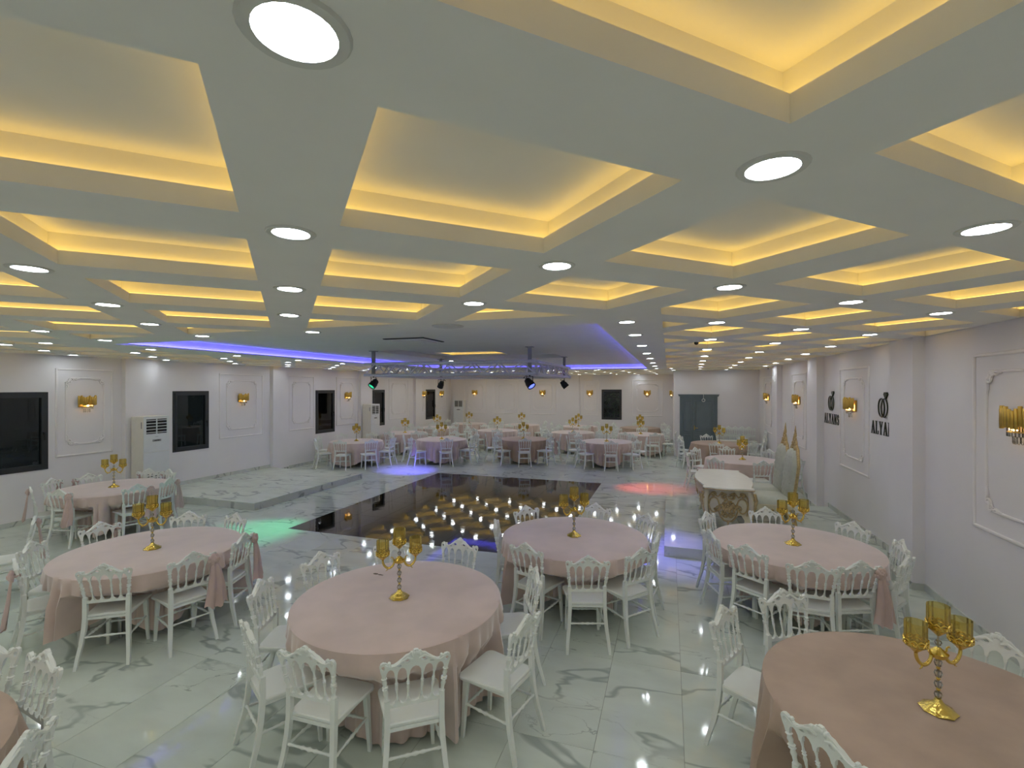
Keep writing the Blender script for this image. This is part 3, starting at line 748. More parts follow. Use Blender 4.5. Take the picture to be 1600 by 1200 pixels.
# ------------------------------------------------------------------ wall signs
def quadbar(mb, a, b, c, d, t): mb.prism([a, b, c, d], [], t)
def letter(ch):
    mb = MB(); T = 0.10
    def q(*p): mb.prism(list(p), [], T)
    if ch == 'A':
        q((0.06, 0), (0.14, 0), (0.47, 0.93), (0.41, 1.0)); q((0.66, 0), (0.90, 0), (0.53, 1.0), (0.40, 1.0)); q((0.20, 0.30), (0.72, 0.30), (0.70, 0.37), (0.22, 0.37)); q((0, 0), (0.26, 0), (0.26, 0.05), (0, 0.05)); q((0.56, 0), (0.98, 0), (0.98, 0.05), (0.56, 0.05))
    elif ch == 'L':
        q((0.12, 0), (0.32, 0), (0.32, 1), (0.12, 1)); q((0.0, 0.95), (0.44, 0.95), (0.44, 1), (0, 1)); q((0, 0), (0.78, 0), (0.78, 0.06), (0, 0.06)); q((0.70, 0), (0.78, 0), (0.80, 0.28), (0.76, 0.28))
    elif ch == 'Y':
        q((0.40, 0), (0.60, 0), (0.60, 0.46), (0.40, 0.46)); q((0.40, 0.44), (0.60, 0.42), (0.30, 1), (0.06, 1)); q((0.52, 0.40), (0.60, 0.44), (0.92, 1), (0.82, 1)); q((0, 0.95), (0.40, 0.95), (0.40, 1), (0, 1)); q((0.70, 0.95), (1.0, 0.95), (1.0, 1), (0.70, 1)); q((0.28, 0), (0.72, 0), (0.72, 0.05), (0.28, 0.05))
    elif ch == 'N':
        q((0.12, 0), (0.20, 0), (0.20, 1), (0.12, 1)); q((0.80, 0), (0.88, 0), (0.88, 1), (0.80, 1)); q((0.68, 0), (0.88, 0), (0.30, 1), (0.08, 1)); q((0, 0), (0.32, 0), (0.32, 0.05), (0, 0.05)); q((0.68, 0.95), (1, 0.95), (1, 1), (0.68, 1)); q((0, 0.95), (0.2, 0.95), (0.2, 1), (0, 1))
    elif ch == 'S':
        pts = [(0.66, 0.72), (0.62, 0.88), (0.42, 0.95), (0.22, 0.90), (0.14, 0.74), (0.26, 0.60), (0.50, 0.48), (0.66, 0.36), (0.68, 0.20), (0.52, 0.06), (0.30, 0.05), (0.14, 0.12), (0.10, 0.28)]
        wd = [0.03, 0.04, 0.04, 0.05, 0.09, 0.11, 0.12, 0.11, 0.09, 0.05, 0.04, 0.04, 0.03]
        for k in range(len(pts) - 1):
            a, b = Vector(pts[k]), Vector(pts[k + 1]); d = (b - a).normalized(); n0 = Vector((-d.y, d.x))
            p = [a - d * 0.015 + n0 * wd[k], a - d * 0.015 - n0 * wd[k], b + d * 0.015 - n0 * wd[k + 1], b + d * 0.015 + n0 * wd[k + 1]]
            mb.prism([tuple(v) for v in p], [], T)
    return mb
def sign(yc, label):
    """local x runs along the wall towards -y, z up, face towards -x in the room"""
    t = thing('wall_sign', label, 'sign', (XR, yc, 0), -PI / 2)
    h = 0.20; adv = {'A': 0.155, 'L': 0.130, 'Y': 0.150, 'N': 0.165, 'S': 0.125}
    wd = {'A': 0.165, 'L': 0.150, 'Y': 0.150, 'N': 0.155, 'S': 0.150}
    word = 'ALYANS'; x = -sum(adv[c] for c in word) / 2
    for c in word:
        me = letter(c).mesh('letter', M['sign'], 0)
        # prism lies in xy: stand it up, then scale
        mtx = Matrix.Translation((x, -0.006, 1.80)) @ Matrix.Rotation(PI / 2, 4, 'X') @ Matrix.Diagonal((wd[c] * 0.86, h, 0.10, 1))
        me.transform(mtx); link('letter', me, t); x += adv[c]
    for cx, tl in ((-0.055, 0.10), (0.055, -0.10)):
        pts = []
        for k in range(28):
            a = 2 * PI * k / 28; px, pz = 0.105 * math.cos(a), 0.135 * math.sin(a)
            pts.append((cx + px * math.cos(tl) - pz * math.sin(tl), -0.012 - (0.004 if cx > 0 else 0), 2.205 + px * math.sin(tl) + pz * math.cos(tl)))
        MB().tube(pts, 0.0095, 8, True).build('ring', M['sign'], t)
    mb = MB(); mb.prism([(0.0, 0.0), (0.062, 0.068), (0.040, 0.10), (-0.040, 0.10), (-0.062, 0.068)], [], 0.022, Matrix.Translation((0.095, -0.012, 2.335)) @ Matrix.Rotation(PI / 2, 4, 'X'))
    mb.build('diamond', M['sign'], t, 0)
sign(10.66, 'dark ALYANS lettering with two interlocked rings beside the far pilaster, whole word readable')
sign(8.32, 'dark ALYANS lettering with two interlocked rings, partly hidden behind a pilaster')
for o in bpy.data.objects:
    if o.name.startswith('wall_sign'): o['label'] = o['label'].replace('ALYANS ', 'metal ')

# ------------------------------------------------------------------ air conditioners
def ac(x, y, rz, label):
    t = thing('air_conditioner', label, 'air conditioner', (x, y, 0), rz, 'tall floor standing air conditioners')
    w, d, h = 0.27, 0.40, 1.88       # half width, depth, height; front at y=-d
    bevel_box(-w, w, -d + 0.02, 0, 0.0, h, 0.012).build('body', M['ac_side'], t, 0)
    fr = MB(); fr.box(-w, w, -d, -d + 0.02, 0.02, 1.10); fr.box(-w, w, -d, -d + 0.02, 1.108, 1.50); fr.box(-w, -w + 0.05, -d, -d + 0.02, 1.50, h); fr.box(w - 0.05, w, -d, -d + 0.02, 1.50, h); fr.box(-w + 0.05, w - 0.05, -d, -d + 0.02, h - 0.06, h)
    fr.build('front_panel', M['ac'], t, 0)
    MB().box(-w + 0.05, w - 0.05, -d + 0.012, -d + 0.021, 1.50, h - 0.06).build('outlet', M['black'], t, 0)
    for k in range(5):
        z = 1.52 + k * 0.065
        for s in (-1, 1):
            o = MB().box(-0.105, 0.105, -0.010, 0.010, -0.006, 0.006).build('louver', M['ac'], t, 0, (s * 0.112, -d + 0.004, z + 0.01)); o.rotation_euler = (R(-22), 0, 0)
    MB().box(-0.010, 0.010, -d - 0.002, -d + 0.012, 1.50, h - 0.06).build('divider', M['ac'], t, 0)
    MB().box(-0.09, 0.09, -d - 0.004, -d, 1.33, 1.375).build('display', M['grey_plastic'], t, 0)
    MB().box(-0.055, 0.055, -d - 0.006, -d - 0.003, 1.345, 1.36).build('readout', M['black'], t, 0)
    MB().box(-0.03, 0.03, -d - 0.003, -d, 1.43, 1.44).build('badge', M['steel'], t, 0)
    MB().box(-w - 0.003, -w + 0.001, -d + 0.06, -d + 0.09, 1.62, 1.76).build('side_label', M['grey_plastic'], t, 0)
    for k in range(6):
        for s in (-1, 0, 1): MB().box(s * 0.14 - 0.055, s * 0.14 + 0.055, -d - 0.002, -d, 0.62 - k * 0.05, 0.635 - k * 0.05).build('intake_slot', M['black'], t, 0)
ac(XL + 0.16, 7.40, PI / 2, 'tall white air conditioner behind the corner table with sashed chairs')
ac(XL + 0.16, 15.55, PI / 2, 'tall white air conditioner overlapping a dark window beyond the platform')
ac(-10.55, YF - 0.05, 0, 'tall white air conditioner in the hall corner by the end wall')

# ------------------------------------------------------------------ chair
def shear(me, y0=-0.19, z0=0.58, k=0.19):
    for v in me.vertices:
        v.co.y += y0 - max(0, v.co.z - z0) * k
    me.update(); return me
def turned(length, r, beads):
    """lathe profile along z from 0 to length; beads: list of (t, radius factor, half width)"""
    ts = sorted({0, 1, *[b[0] - b[2] for b in beads], *[b[0] for b in beads], *[b[0] + b[2] for b in beads]})
    prof = []
    for t in ts:
        f = 1.0
        for bt, bf, bw in beads:
            if abs(t - bt) < 1e-6: f = bf
        prof.append((r * f, t * length))
    return prof
SPB = [(0.10, 1.5, 0.04), (0.24, 0.75, 0.06), (0.45, 1.45, 0.10), (0.585, 1.75, 0.025), (0.66, 1.75, 0.025), (0.80, 0.75, 0.06), (0.92, 1.4, 0.03)]
def lathe_between(prof, p, q, seg=8):
    p, q = Vector(p), Vector(q); d = q - p
    m = Matrix.Translation(p) @ Vector((0, 0, 1)).rotation_difference(d.normalized()).to_matrix().to_4x4() @ Matrix.Diagonal((1, 1, d.length, 1))
    return MB().lathe(prof, seg, m)
def crest_mb():
    half_top = [(0.0, 0.150), (0.012, 0.147), (0.020, 0.134), (0.030, 0.134), (0.040, 0.122), (0.058, 0.118), (0.075, 0.102), (0.10, 0.082), (0.125, 0.067), (0.142, 0.062), (0.150, 0.070), (0.156, 0.086), (0.164, 0.074), (0.176, 0.086), (0.192, 0.090), (0.207, 0.082), (0.213, 0.064), (0.208, 0.036), (0.201, 0.012), (0.197, -0.01), (0.175, -0.01)]
    def arch(x0, x1, h, n=6):
        return [(x0 + (x1 - x0) * (1 - math.cos(PI * k / n)) / 2, -0.01 + (h + 0.01) * math.sin(PI * k / n)) for k in range(n + 1)]
    under = arch(0.175, 0.124, 0.040)[1:] + arch(0.108, 0.052, 0.042)
    mid = arch(0.036, -0.036, 0.042)
    right = half_top + under + mid[:4]
    left = [(-x, z) for x, z in right if x > 1e-6][::-1]
    poly = right + left
    out = []
    for p in poly:
        if not out or (Vector(p) - Vector(out[-1])).length > 1e-4: out.append(p)
    def el(cx, cz, rx, rz, n=10): return [(cx + rx * math.cos(2 * PI * k / n), cz + rz * math.sin(2 * PI * k / n)) for k in range(n)]
    holes = []
    for s in (-1, 1):
        holes += [el(s * 0.192, 0.056, 0.011, 0.015), el(s * 0.052, 0.080, 0.018, 0.012), el(s * 0.098, 0.058, 0.014, 0.0065)]
    mb = MB()
    mb.prism(out, holes, 0.020, Matrix.Translation((0, 0, 0.775)) @ Matrix.Rotation(PI / 2, 4, 'X'))
    for s in (-1, 1):          # carved shell and scrolls on both faces
        for k in range(5):
            a = PI / 2 + (k - 2) * 0.42
            mb.ball((0.028 * math.cos(a), s * 0.010, 0.775 + 0.098 + 0.030 * math.sin(a)), 0.013, 8, 4, (0.8, 0.6, 1.2))
        for sx in (-1, 1):
            mb.tube([(sx * 0.02, s * 0.010, 0.862), (sx * 0.05, s * 0.011, 0.876), (sx * 0.085, s * 0.011, 0.858), (sx * 0.12, s * 0.010, 0.834), (sx * 0.15, s * 0.010, 0.832), (sx * 0.18, s * 0.010, 0.85)], [0.006, 0.008, 0.009, 0.007, 0.006, 0.004], 6)
            mb.ball((sx * 0.157, s * 0.004, 0.853), 0.011, 8, 4)
    return mb
def lower_rail_mb():
    xs = [0.160, 0.128, 0.118, 0.082, 0.058, 0.048, 0.018, 0.0]
    top = [(0.160, 0.045), (0.150, 0.025), (0.135, 0.020), (0.120, 0.026), (0.110, 0.046), (0.100, 0.046), (0.090, 0.026), (0.074, 0.020), (0.055, 0.026), (0.045, 0.046), (0.034, 0.046), (0.026, 0.026), (0.0, 0.020)]
    poly = [(0.0, 0.0), (0.160, 0.0)] + top
    left = [(-x, z) for x, z in reversed(poly) if x > 1e-6]
    mb = MB(); mb.prism(poly + left, [], 0.022, Matrix.Translation((0, 0, 0.555)) @ Matrix.Rotation(PI / 2, 4, 'X'))
    return mb
def seat_mb():
    pts = []
    def arc(cx, cy, r, a0, a1, n=4):
        for k in range(n + 1):
            a = a0 + (a1 - a0) * k / n; pts.append((cx + r * math.cos(a), cy + r * math.sin(a)))
    arc(0.145, -0.16, 0.03, -PI / 2, 0); arc(0.155, 0.165, 0.05, 0, PI / 2); arc(-0.155, 0.165, 0.05, PI / 2, PI); arc(-0.145, -0.16, 0.03, PI, 1.5 * PI)
    n = len(pts); vs = []; fs = []
    for sc, z in ((0.96, 0.425), (1.0, 0.432), (1.0, 0.446), (0.97, 0.452), (0.80, 0.448), (0.4, 0.445)):
        vs += [(x * sc, (y - 0.01) * sc + 0.01, z) for x, y in pts]
    for l in range(5):
        for k in range(n): fs.append((l * n + k, l * n + (k + 1) % n, (l + 1) * n + (k + 1) % n, (l + 1) * n + k))
    fs.append(tuple(range(n))[::-1]); fs.append(tuple(5 * n + k for k in range(n)))
    return MB().add(vs, fs)
def back_leg_mb(s):
    path = [(0.200, -0.275, 0.0), (0.192, -0.25, 0.10), (0.180, -0.222, 0.20), (0.170, -0.202, 0.32), (0.165, -0.192, 0.43), (0.165, -0.190, 0.52), (0.167, -0.19, 0.605)]
    wd = [0.0125, 0.014, 0.0155, 0.0165, 0.017, 0.017, 0.0155]
    vs = []; fs = []
    for (x, y, z), w in zip(path, wd):
        for (a, b) in ((-1, -1), (1, -1), (1, 1), (-1, 1)): vs.append((s * (x + a * w), y + b * w, z))
    for l in range(len(path) - 1):
        for k in range(4): fs.append((l * 4 + k, l * 4 + (k + 1) % 4, l * 4 + 4 + (k + 1) % 4, l * 4 + 4 + k))
    fs.append((3, 2, 1, 0)); m = (len(path) - 1) * 4; fs.append((m, m + 1, m + 2, m + 3))
    if s < 0: fs = [f[::-1] for f in fs]
    return MB().add(vs, fs)
def post_mb(s):
    prof = turned(1, 0.0115, [(0.06, 1.7, 0.05), (0.20, 1.0, 0.03), (0.34, 1.45, 0.10), (0.50, 1.75, 0.025), (0.58, 1.75, 0.025), (0.74, 1.3, 0.08), (0.90, 1.6, 0.03)])
    p = lathe_between(prof, (s * 0.167, 0, 0.595), (s * 0.187, 0, 0.775))
    return p
def front_leg_mb(s):
    mb = MB(); a = (0.150, 0.165); b = (0.168, 0.185); vs = []
    for (x, y, w, z) in ((b[0], b[1], 0.0115, 0.0), (a[0], a[1], 0.0185, 0.428)):
        for (i, j) in ((-1, -1), (1, -1), (1, 1), (-1, 1)): vs.append((s * (x + i * w), y + j * w, z))
    fs = [(k, (k + 1) % 4, 4 + (k + 1) % 4, 4 + k) for k in range(4)] + [(3, 2, 1, 0), (4, 5, 6, 7)]
    if s < 0: fs = [f[::-1] for f in fs]
    return mb.add(vs, fs)
STB = [(0.08, 1.4, 0.03), (0.20, 0.85, 0.05), (0.36, 1.5, 0.05), (0.50, 1.75, 0.06), (0.64, 1.5, 0.05), (0.80, 0.85, 0.05), (0.92, 1.4, 0.03)]
def stretcher(p, q): return lathe_between(turned(1, 0.0085, STB), p, q)
def join(*mbs):
    r = MB()
    for m in mbs: r.add(m.v, m.f)
    return r
CM = M['chair']
spx = [(-0.105, -0.116), (-0.040, -0.044), (0.040, 0.044), (0.105, 0.116)]
def spindle_mb(k): return lathe_between(turned(1, 0.0068, SPB), (spx[k][0], 0, 0.592), (spx[k][1], 0, 0.772))
CH_FULL = [('seat', seat_mb().mesh('seat', CM, 40))]
CH_FULL += [('back_leg', back_leg_mb(s).mesh('back_leg', CM, 30)) for s in (-1, 1)] + [('front_leg', front_leg_mb(s).mesh('front_leg', CM, 0)) for s in (-1, 1)]
CH_FULL += [('back_post', shear(post_mb(s).mesh('back_post', CM, 50))) for s in (-1, 1)]
CH_FULL += [('spindle', shear(spindle_mb(k).mesh('spindle', CM, 50))) for k in range(4)]
CH_FULL += [('crest_rail', shear(crest_mb().mesh('crest_rail', CM, 40))), ('lower_rail', shear(lower_rail_mb().mesh('lower_rail', CM, 30)))]
STR = [((-0.172, -0.212, 0.26), (0.172, -0.212, 0.26)), ((-0.158, 0.176, 0.22), (0.158, 0.176, 0.22)), ((-0.178, -0.205, 0.24), (-0.157, 0.175, 0.24)), ((0.178, -0.205, 0.24), (0.157, 0.175, 0.24))]
CH_FULL += [('stretcher', stretcher(*pq).mesh('stretcher', CM, 50)) for pq in STR]
rails = MB(); rails.box(-0.15, 0.15, 0.150, 0.175, 0.405, 0.427); rails.box(-0.15, 0.15, -0.195, -0.172, 0.405, 0.427); rails.box(-0.168, -0.146, -0.19, 0.17, 0.405, 0.427); rails.box(0.146, 0.168, -0.19, 0.17, 0.405, 0.427)
CH_FULL += [('seat_rail', rails.mesh('seat_rail', CM, 0))]
_bk = MB()
for n, me in CH_FULL:
    if n in ('back_post', 'spindle', 'crest_rail', 'lower_rail'): _bk.add([v.co for v in me.vertices], [tuple(p.vertices) for p in me.polygons])
_sf = join(*[stretcher(*pq) for pq in STR]); _sf.add(rails.v, rails.f)
CH_FAR = [CH_FULL[0], CH_FULL[1], CH_FULL[2], CH_FULL[3], CH_FULL[4], ('backrest', _bk.mesh('backrest', CM, 40)), ('stretcher_frame', _sf.mesh('stretcher_frame', CM, 40))]
def turned_to(rz):
    k = int(round((rz % (2 * PI)) / (PI / 4))) % 8       # 0 looks along +y, towards the end wall
    return ['facing the end wall', 'turned to end and windowed walls', 'facing the windowed wall', 'turned from end to windowed wall', 'facing away from the end wall', 'turned from end to sign wall', 'facing the sign wall', 'turned to end and sign walls'][k]
def chair(x, y, rz, label, group, full=True, z=0.0):
    t = thing('banquet_chair', label, 'chair', (x, y, z), rz, group)
    for n, me in (CH_FULL if full else CH_FAR): link(n, me, t)
    return t
# sash: rosette and two lace tails, tied round a back post
def sash_meshes():
    fl = MB()
    for lay, (n, r, s) in enumerate(((7, 0.034, 0.026), (5, 0.020, 0.020), (3, 0.008, 0.014))):
        for k in range(n):
            a = 2 * PI * k / n + lay * 0.5
            fl.ball((r * math.cos(a), -0.012 * lay - 0.01, r * math.sin(a)), s, 8, 5, (1, 0.7, 1))
    tl = MB(); n = 14; m = 11; vs = []; fs = []
    for i in range(n + 1):
        t = i / n; w = 0.030 + 0.075 * t ** 0.7
        for j in range(m + 1):
            u = j / m * 2 - 1
            vs.append((u * w + 0.012 * math.sin(3 * t), -0.012 + 0.014 * math.sin(u * 7 + 2 * t) * (0.4 + t) - 0.05 * t, -0.02 - 0.43 * t - 0.02 * math.cos(u * 3) * t + 0.012 * math.cos(u * 9) * t))
    for i in range(n):
        for j in range(m): fs.append((i * (m + 1) + j, i * (m + 1) + j + 1, (i + 1) * (m + 1) + j + 1, (i + 1) * (m + 1) + j))
    k = len(vs); vs += [(x, y + 0.004, z) for x, y, z in vs]; fs += [tuple(a + k for a in f)[::-1] for f in fs]
    tl.add(vs, fs)
    kn = MB().tube([(0.024 * math.cos(a * PI / 7), 0.02 + 0.024 * math.sin(a * PI / 7), 0.0 + 0.01 * math.sin(a)) for a in range(14)], 0.011, 6, True)
    return fl.mesh('rosette', M['sash'], 60), tl.mesh('lace_tail', M['sash'], 60), kn.mesh('knot', M['sash'], 60)
SASH = sash_meshes()
def sash(ch, side, label):
    off = Vector((side * 0.178, -0.262, 0.80)); off.rotate(Matrix.Rotation(ch.rotation_euler.z, 3, 'Z'))
    t = thing('chair_sash', label, 'sash', Vector(ch.location) + off, ch.rotation_euler.z, 'pink chair sashes')
    for n, me in zip(('rosette', 'lace_tail', 'knot'), SASH): link(n, me, t)

# ------------------------------------------------------------------ candelabra
def cand_parts():
    P = []
    pr = [(0.078, 0.0), (0.082, 0.006), (0.074, 0.012), (0.066, 0.014), (0.060, 0.022), (0.046, 0.030), (0.030, 0.040), (0.020, 0.052), (0.016, 0.062), (0.008, 0.070)]
    mb = MB(); seg = 24; vs = []; fs = []
    for i, (r, z) in enumerate(pr):
        for k in range(seg):
            a = 2 * PI * k / seg; rr = r * (1 + (0.06 if i < 5 else 0.03) * math.cos(8 * a)); vs.append((rr * math.cos(a), rr * math.sin(a), z))
    for i in range(len(pr) - 1):
        for k in range(seg): fs.append((i * seg + k, i * seg + (k + 1) % seg, (i + 1) * seg + (k + 1) % seg, (i + 1) * seg + k))
    fs.append(tuple(range(seg))[::-1]); fs.append(tuple((len(pr) - 1) * seg + k for k in range(seg)))
    mb.add(vs, fs)
    P.append(('base', mb.mesh('base', M['gold'], 50)))
    P.append(('stem', MB().tube([(0, 0, 0.06), (0, 0, 0.41)], 0.005, 8).mesh('stem', M['steel'])))
    zb = 0.085
    for k in range(4):
        P.append(('crystal_bead', MB().ball((0, 0, zb), 0.020, 8, 4, (1, 1, 1.15)).mesh('crystal_bead', M['crystal'], 0)))
        if k < 3: P.append(('gold_bead', MB().ball((0, 0, zb + 0.030), 0.010, 8, 5).mesh('gold_bead', M['gold'])))
        zb += 0.058
    P.append(('hub', MB().lathe([(0.008, 0.285), (0.036, 0.292), (0.044, 0.306), (0.046, 0.316), (0.030, 0.326), (0.010, 0.345)], 16).mesh('hub', M['gold'])))
    P.append(('crystal_bead', MB().ball((0, 0, 0.368), 0.017, 8, 4).mesh('crystal_bead', M['crystal'], 0)))
    def cup(cx, zc):
        g = MB().lathe([(0.006, zc - 0.035), (0.012, zc - 0.030), (0.030, zc - 0.012), (0.044, zc), (0.050, zc + 0.006), (0.044, zc + 0.012)], 16, Matrix.Translation((cx, 0, 0)))
        for k in range(10):
            a0 = 2 * PI * k / 10; pts = []
            for q in range(7):
                aa = a0 + (q - 3) * 0.16; pts.append((cx + 0.053 * math.cos(aa), 0.053 * math.sin(aa), zc + 0.008 + 0.034 * math.cos((q - 3) * PI / 6.5)))
            g.tube(pts, 0.0045, 5)
            g.tube([(cx + (q[0] - cx) * 0.98, q[1] * 0.98, zc + 0.010 + (q[2] - zc - 0.008) * 0.45) for q in pts], 0.0045, 5)
        P.append(('cup', g.mesh('cup', M['gold'], 50)))
        seg = 28; vs = []; fs = []
        for z in (zc + 0.004, zc + 0.07, zc + 0.132):
            for k in range(seg):
                r = 0.050 * (1 + 0.025 * (1 if k % 2 else -1)); vs.append((cx + r * math.cos(2 * PI * k / seg), r * math.sin(2 * PI * k / seg), z))
        for i in range(2):
            for k in range(seg): fs.append((i * seg + k, i * seg + (k + 1) % seg, (i + 1) * seg + (k + 1) % seg, (i + 1) * seg + k))
        fs.append(tuple(range(seg))[::-1])
        P.append(('glass_shade', MB().add(vs, fs).mesh('glass_shade', M['amber'], 0)))
    cup(0, 0.44)
    for s in (-1, 1):
        path = []
        for k in range(13):
            t = k / 12; a = PI * t
            path.append((s * (0.088 - 0.046 * math.cos(a)), 0, 0.305 - 0.052 * math.sin(a) + 0.018 * max(0, t - 0.5) * 2))
        a = MB().tube(path, [0.010 - 0.003 * abs(k / 12 - 0.5) for k in range(13)], 8)
        a.tube([(s * 0.046, 0, 0.31), (s * 0.052, 0, 0.335), (s * 0.066, 0, 0.342), (s * 0.072, 0, 0.332)], [0.006, 0.005, 0.004, 0.002], 6)
        a.tube([(s * 0.095, 0, 0.255), (s * 0.10, 0, 0.238), (s * 0.112, 0, 0.232)], [0.006, 0.004, 0.002], 6)
        P.append(('arm', a.mesh('arm', M['gold'], 60)))
        cup(s * 0.134, 0.358)
    return P
CAND = cand_parts()
def candelabra(x, y, z, rz, label):
    t = thing('candelabra', label, 'candelabra', (x, y, z), rz, 'gold candelabras on the round tables')
    for n, me in CAND: link(n, me, t)

# ------------------------------------------------------------------ round tables with cloths
TR = 0.84
TTOP = MB().lathe([(0.80, 0.705), (TR - 0.006, 0.715), (TR - 0.006, 0.745)], 40).mesh('tabletop', M['wood'])
TLEG = MB().tube([(0, 0, 0), (0, 0, 0.71)], 0.018, 8).mesh('leg', M['steel'])
def round_table(c, what, chairs, tone, phase, crz, full=True, hem=0.13, drop=0.10):
    """chairs: list of (x, y, rz)"""
    t = thing('round_table', 'cloth-covered round table ' + what, 'table', (c.x, c.y, 0), 0, 'round banquet tables')
    link('tabletop', TTOP, t)
    for k in range(4):
        a = phase + PI / 4 + k * PI / 2; link('leg', TLEG, t, (0.42 * math.cos(a), 0.42 * math.sin(a), 0))
    n = 288 if full else 144; rows = 18 if full else 9
    rnd = random.Random(int(1000 * c.x) + 17); ph = [rnd.uniform(0, 2 * PI) for _ in range(6)]
    vs = [(0, 0, 0.750)]; fs = []
    for r in (0.3, 0.6, TR - 0.02): vs += [(r * math.cos(2 * PI * k / n), r * math.sin(2 * PI * k / n), 0.750) for k in range(n)]
    vs += [((TR + 0.004) * math.cos(2 * PI * k / n), (TR + 0.004) * math.sin(2 * PI * k / n), 0.744) for k in range(n)]
    lim = []
    for k in range(n):
        th = 2 * PI * k / n; best = 9
        for (cx, cy, rz) in chairs:
            # distance along this ray at which the seat front begins
            for rr in [0.52 + 0.02 * q for q in range(26)]:
                d = Matrix.Rotation(-rz, 2) @ (Vector((c.x + rr * math.cos(th), c.y + rr * math.sin(th))) - Vector((cx, cy)))
                if abs(d.x) < 0.225 and d.y < 0.215:
                    best = min(best, rr); break
        lim.append(best)
    sm = [min(lim[(k + q) % n] for q in (-1, 0, 1)) for k in range(n)]
    for i in range(1, rows + 1):
        u = i / rows
        for k in range(n):
            th = 2 * PI * k / n
            z_end = max(0.02, hem - drop * math.cos(4 * (th - phase)) + 0.012 * math.sin(3 * th + ph[2]))
            fw = 19 * th + ph[0] + 1.6 * math.sin(3 * th + ph[1]); fold = 1.1 * (abs(math.sin(fw / 1.0)) ** 0.7 - 0.6) + 0.40 * math.sin(31 * th + ph[3] + math.sin(5 * th)) + 0.35 * math.sin(8 * th + ph[4])
            flare = 0.035 + 0.045 * max(0, math.cos(4 * (th - phase)))
            r = TR + 0.006 + flare * u + 0.060 * min(1, u * 2.2) * fold
            z = 0.744 + (z_end - 0.744) * u
            if sm[k] < r + 0.02:
                w = min(1, max(0, (0.60 - z) / 0.13)); r = max(0.47, r + (max(0.54, sm[k]) - 0.010 - 0.036 * (0.6 - fold) - r) * w)
            vs.append((r * math.cos(th), r * math.sin(th), z))
    fs += [(0, 1 + k, 1 + (k + 1) % n) for k in range(n)]
    for i in range(rows + 3):
        for k in range(n): fs.append((1 + i * n + k, 1 + (i + 1) * n + k, 1 + (i + 1) * n + (k + 1) % n, 1 + i * n + (k + 1) % n))
    cl = MB().add(vs, fs).build('tablecloth', M[tone], None, 60, (c.x, c.y, 0))
    tag(cl, ('dusty rose' if tone == 'cloth_dark' else 'pale pink') + ' cloth on the table ' + what, 'tablecloth', 'velvet tablecloths')
    candelabra(c.x, c.y, 0.750, crz, 'gold candelabra with amber cups, table ' + what)
CRZ = 0.92
def chairs_for(c, spec):
    out = []
    for s in spec:
        p = at(s[0], s[1], CRZ) if s[1] > 30 else None
        turn = R(s[2]) if len(s) > 2 else 0.0
        d = Vector((c.x - p.x, c.y - p.y))
        if d.length < 0.94: p = Vector((c.x, c.y, 0)) - Vector((d.x, d.y, 0)).normalized() * 0.94
        rz = math.atan2(d.y, d.x) - PI / 2 + turn
        f = Vector((-math.sin(rz), math.cos(rz)))
        o = Vector((p.x, p.y)) + f * 0.252
        out.append((o.x, o.y, rz))
    return out
def ring_chairs(c, n, ph, r=1.02):
    out = []
    for k in range(n):
        a = ph + 2 * PI * k / n + random.uniform(-0.05, 0.05); rr = r + random.uniform(-0.03, 0.05)
        out.append((c.x + rr * math.cos(a), c.y + rr * math.sin(a), a + PI / 2 + random.uniform(-0.12, 0.12)))
    return out
near = [
    # centre pixel, description, tone, phase, candelabra angle, chairs (crest pixel [, turn])
    ((624, 933), 'with a stained cloth', 'cloth_light', 0.5, 0.35, [(476, 1010), (650, 1014), (824, 960), (838, 886), (405, 905), (384, 972), (500, 862), (719, 841), (616, 842)]),
    ((1466, 1110), 'below the large sconce', 'cloth_dark', 0.2, 0.10, [(1128, 946), (1222, 920), (1300, 1128), (1556, 992)]),
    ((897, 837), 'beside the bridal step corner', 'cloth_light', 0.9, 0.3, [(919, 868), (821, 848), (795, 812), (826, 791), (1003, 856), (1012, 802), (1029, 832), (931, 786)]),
    ((1239, 850), 'by the pilastered wall', 'cloth_light', 0.1, 0.15, [(1103, 799), (1117, 827), (1168, 850), (1269, 876), (1345, 876), (1410, 843), (1420, 868), (1322, 816), (1196, 792)]),
    ((238, 857), 'beside the green lit floor', 'cloth_light', 1.1, 0.2, [(163, 880), (302, 862), (382, 832), (357, 804), (156, 815), (48, 845), (22, 872), (286, 804)]),
    ((178, 761), 'before the first air conditioner', 'cloth_light', 0.4, 0.25, [(92, 764), (47, 760), (80, 747), (143, 740), (228, 733), (262, 733), (215, 756), (265, 746)]),
]
HEMS = [(0.045, 0.025), (0.04, 0.02), (0.20, 0.10), (0.17, 0.08), (0.16, 0.11), (0.14, 0.06)]
SASHED = {(4, 1): 1, (4, 2): 1, (4, 4): -1, (4, 6): 1, (3, 4): 1, (5, 0): 1, (5, 1): -1, (5, 2): -1, (5, 4): 1, (5, 6): 1, (5, 7): 1, (5, 3): 1, (5, 5): 1}
for ti, (px, what, tone, ph, crz, spec) in enumerate(near):
    c = at(px[0], px[1], 0.75)
    chs = chairs_for(c, spec)
    round_table(c, what, chs, tone, ph, crz + YAW, True, *HEMS[ti])
    for k, (x, y, rz) in enumerate(chs):
        sd = SASHED.get((ti, k))
        lab = ('sashed ' if sd else '') + 'white chair ' + turned_to(rz) + ', table ' + what
        o = chair(x, y, rz, lab, 'chairs at the table ' + what)
        if sd: sash(o, sd, 'pink lace sash on a chair at the table ' + what)
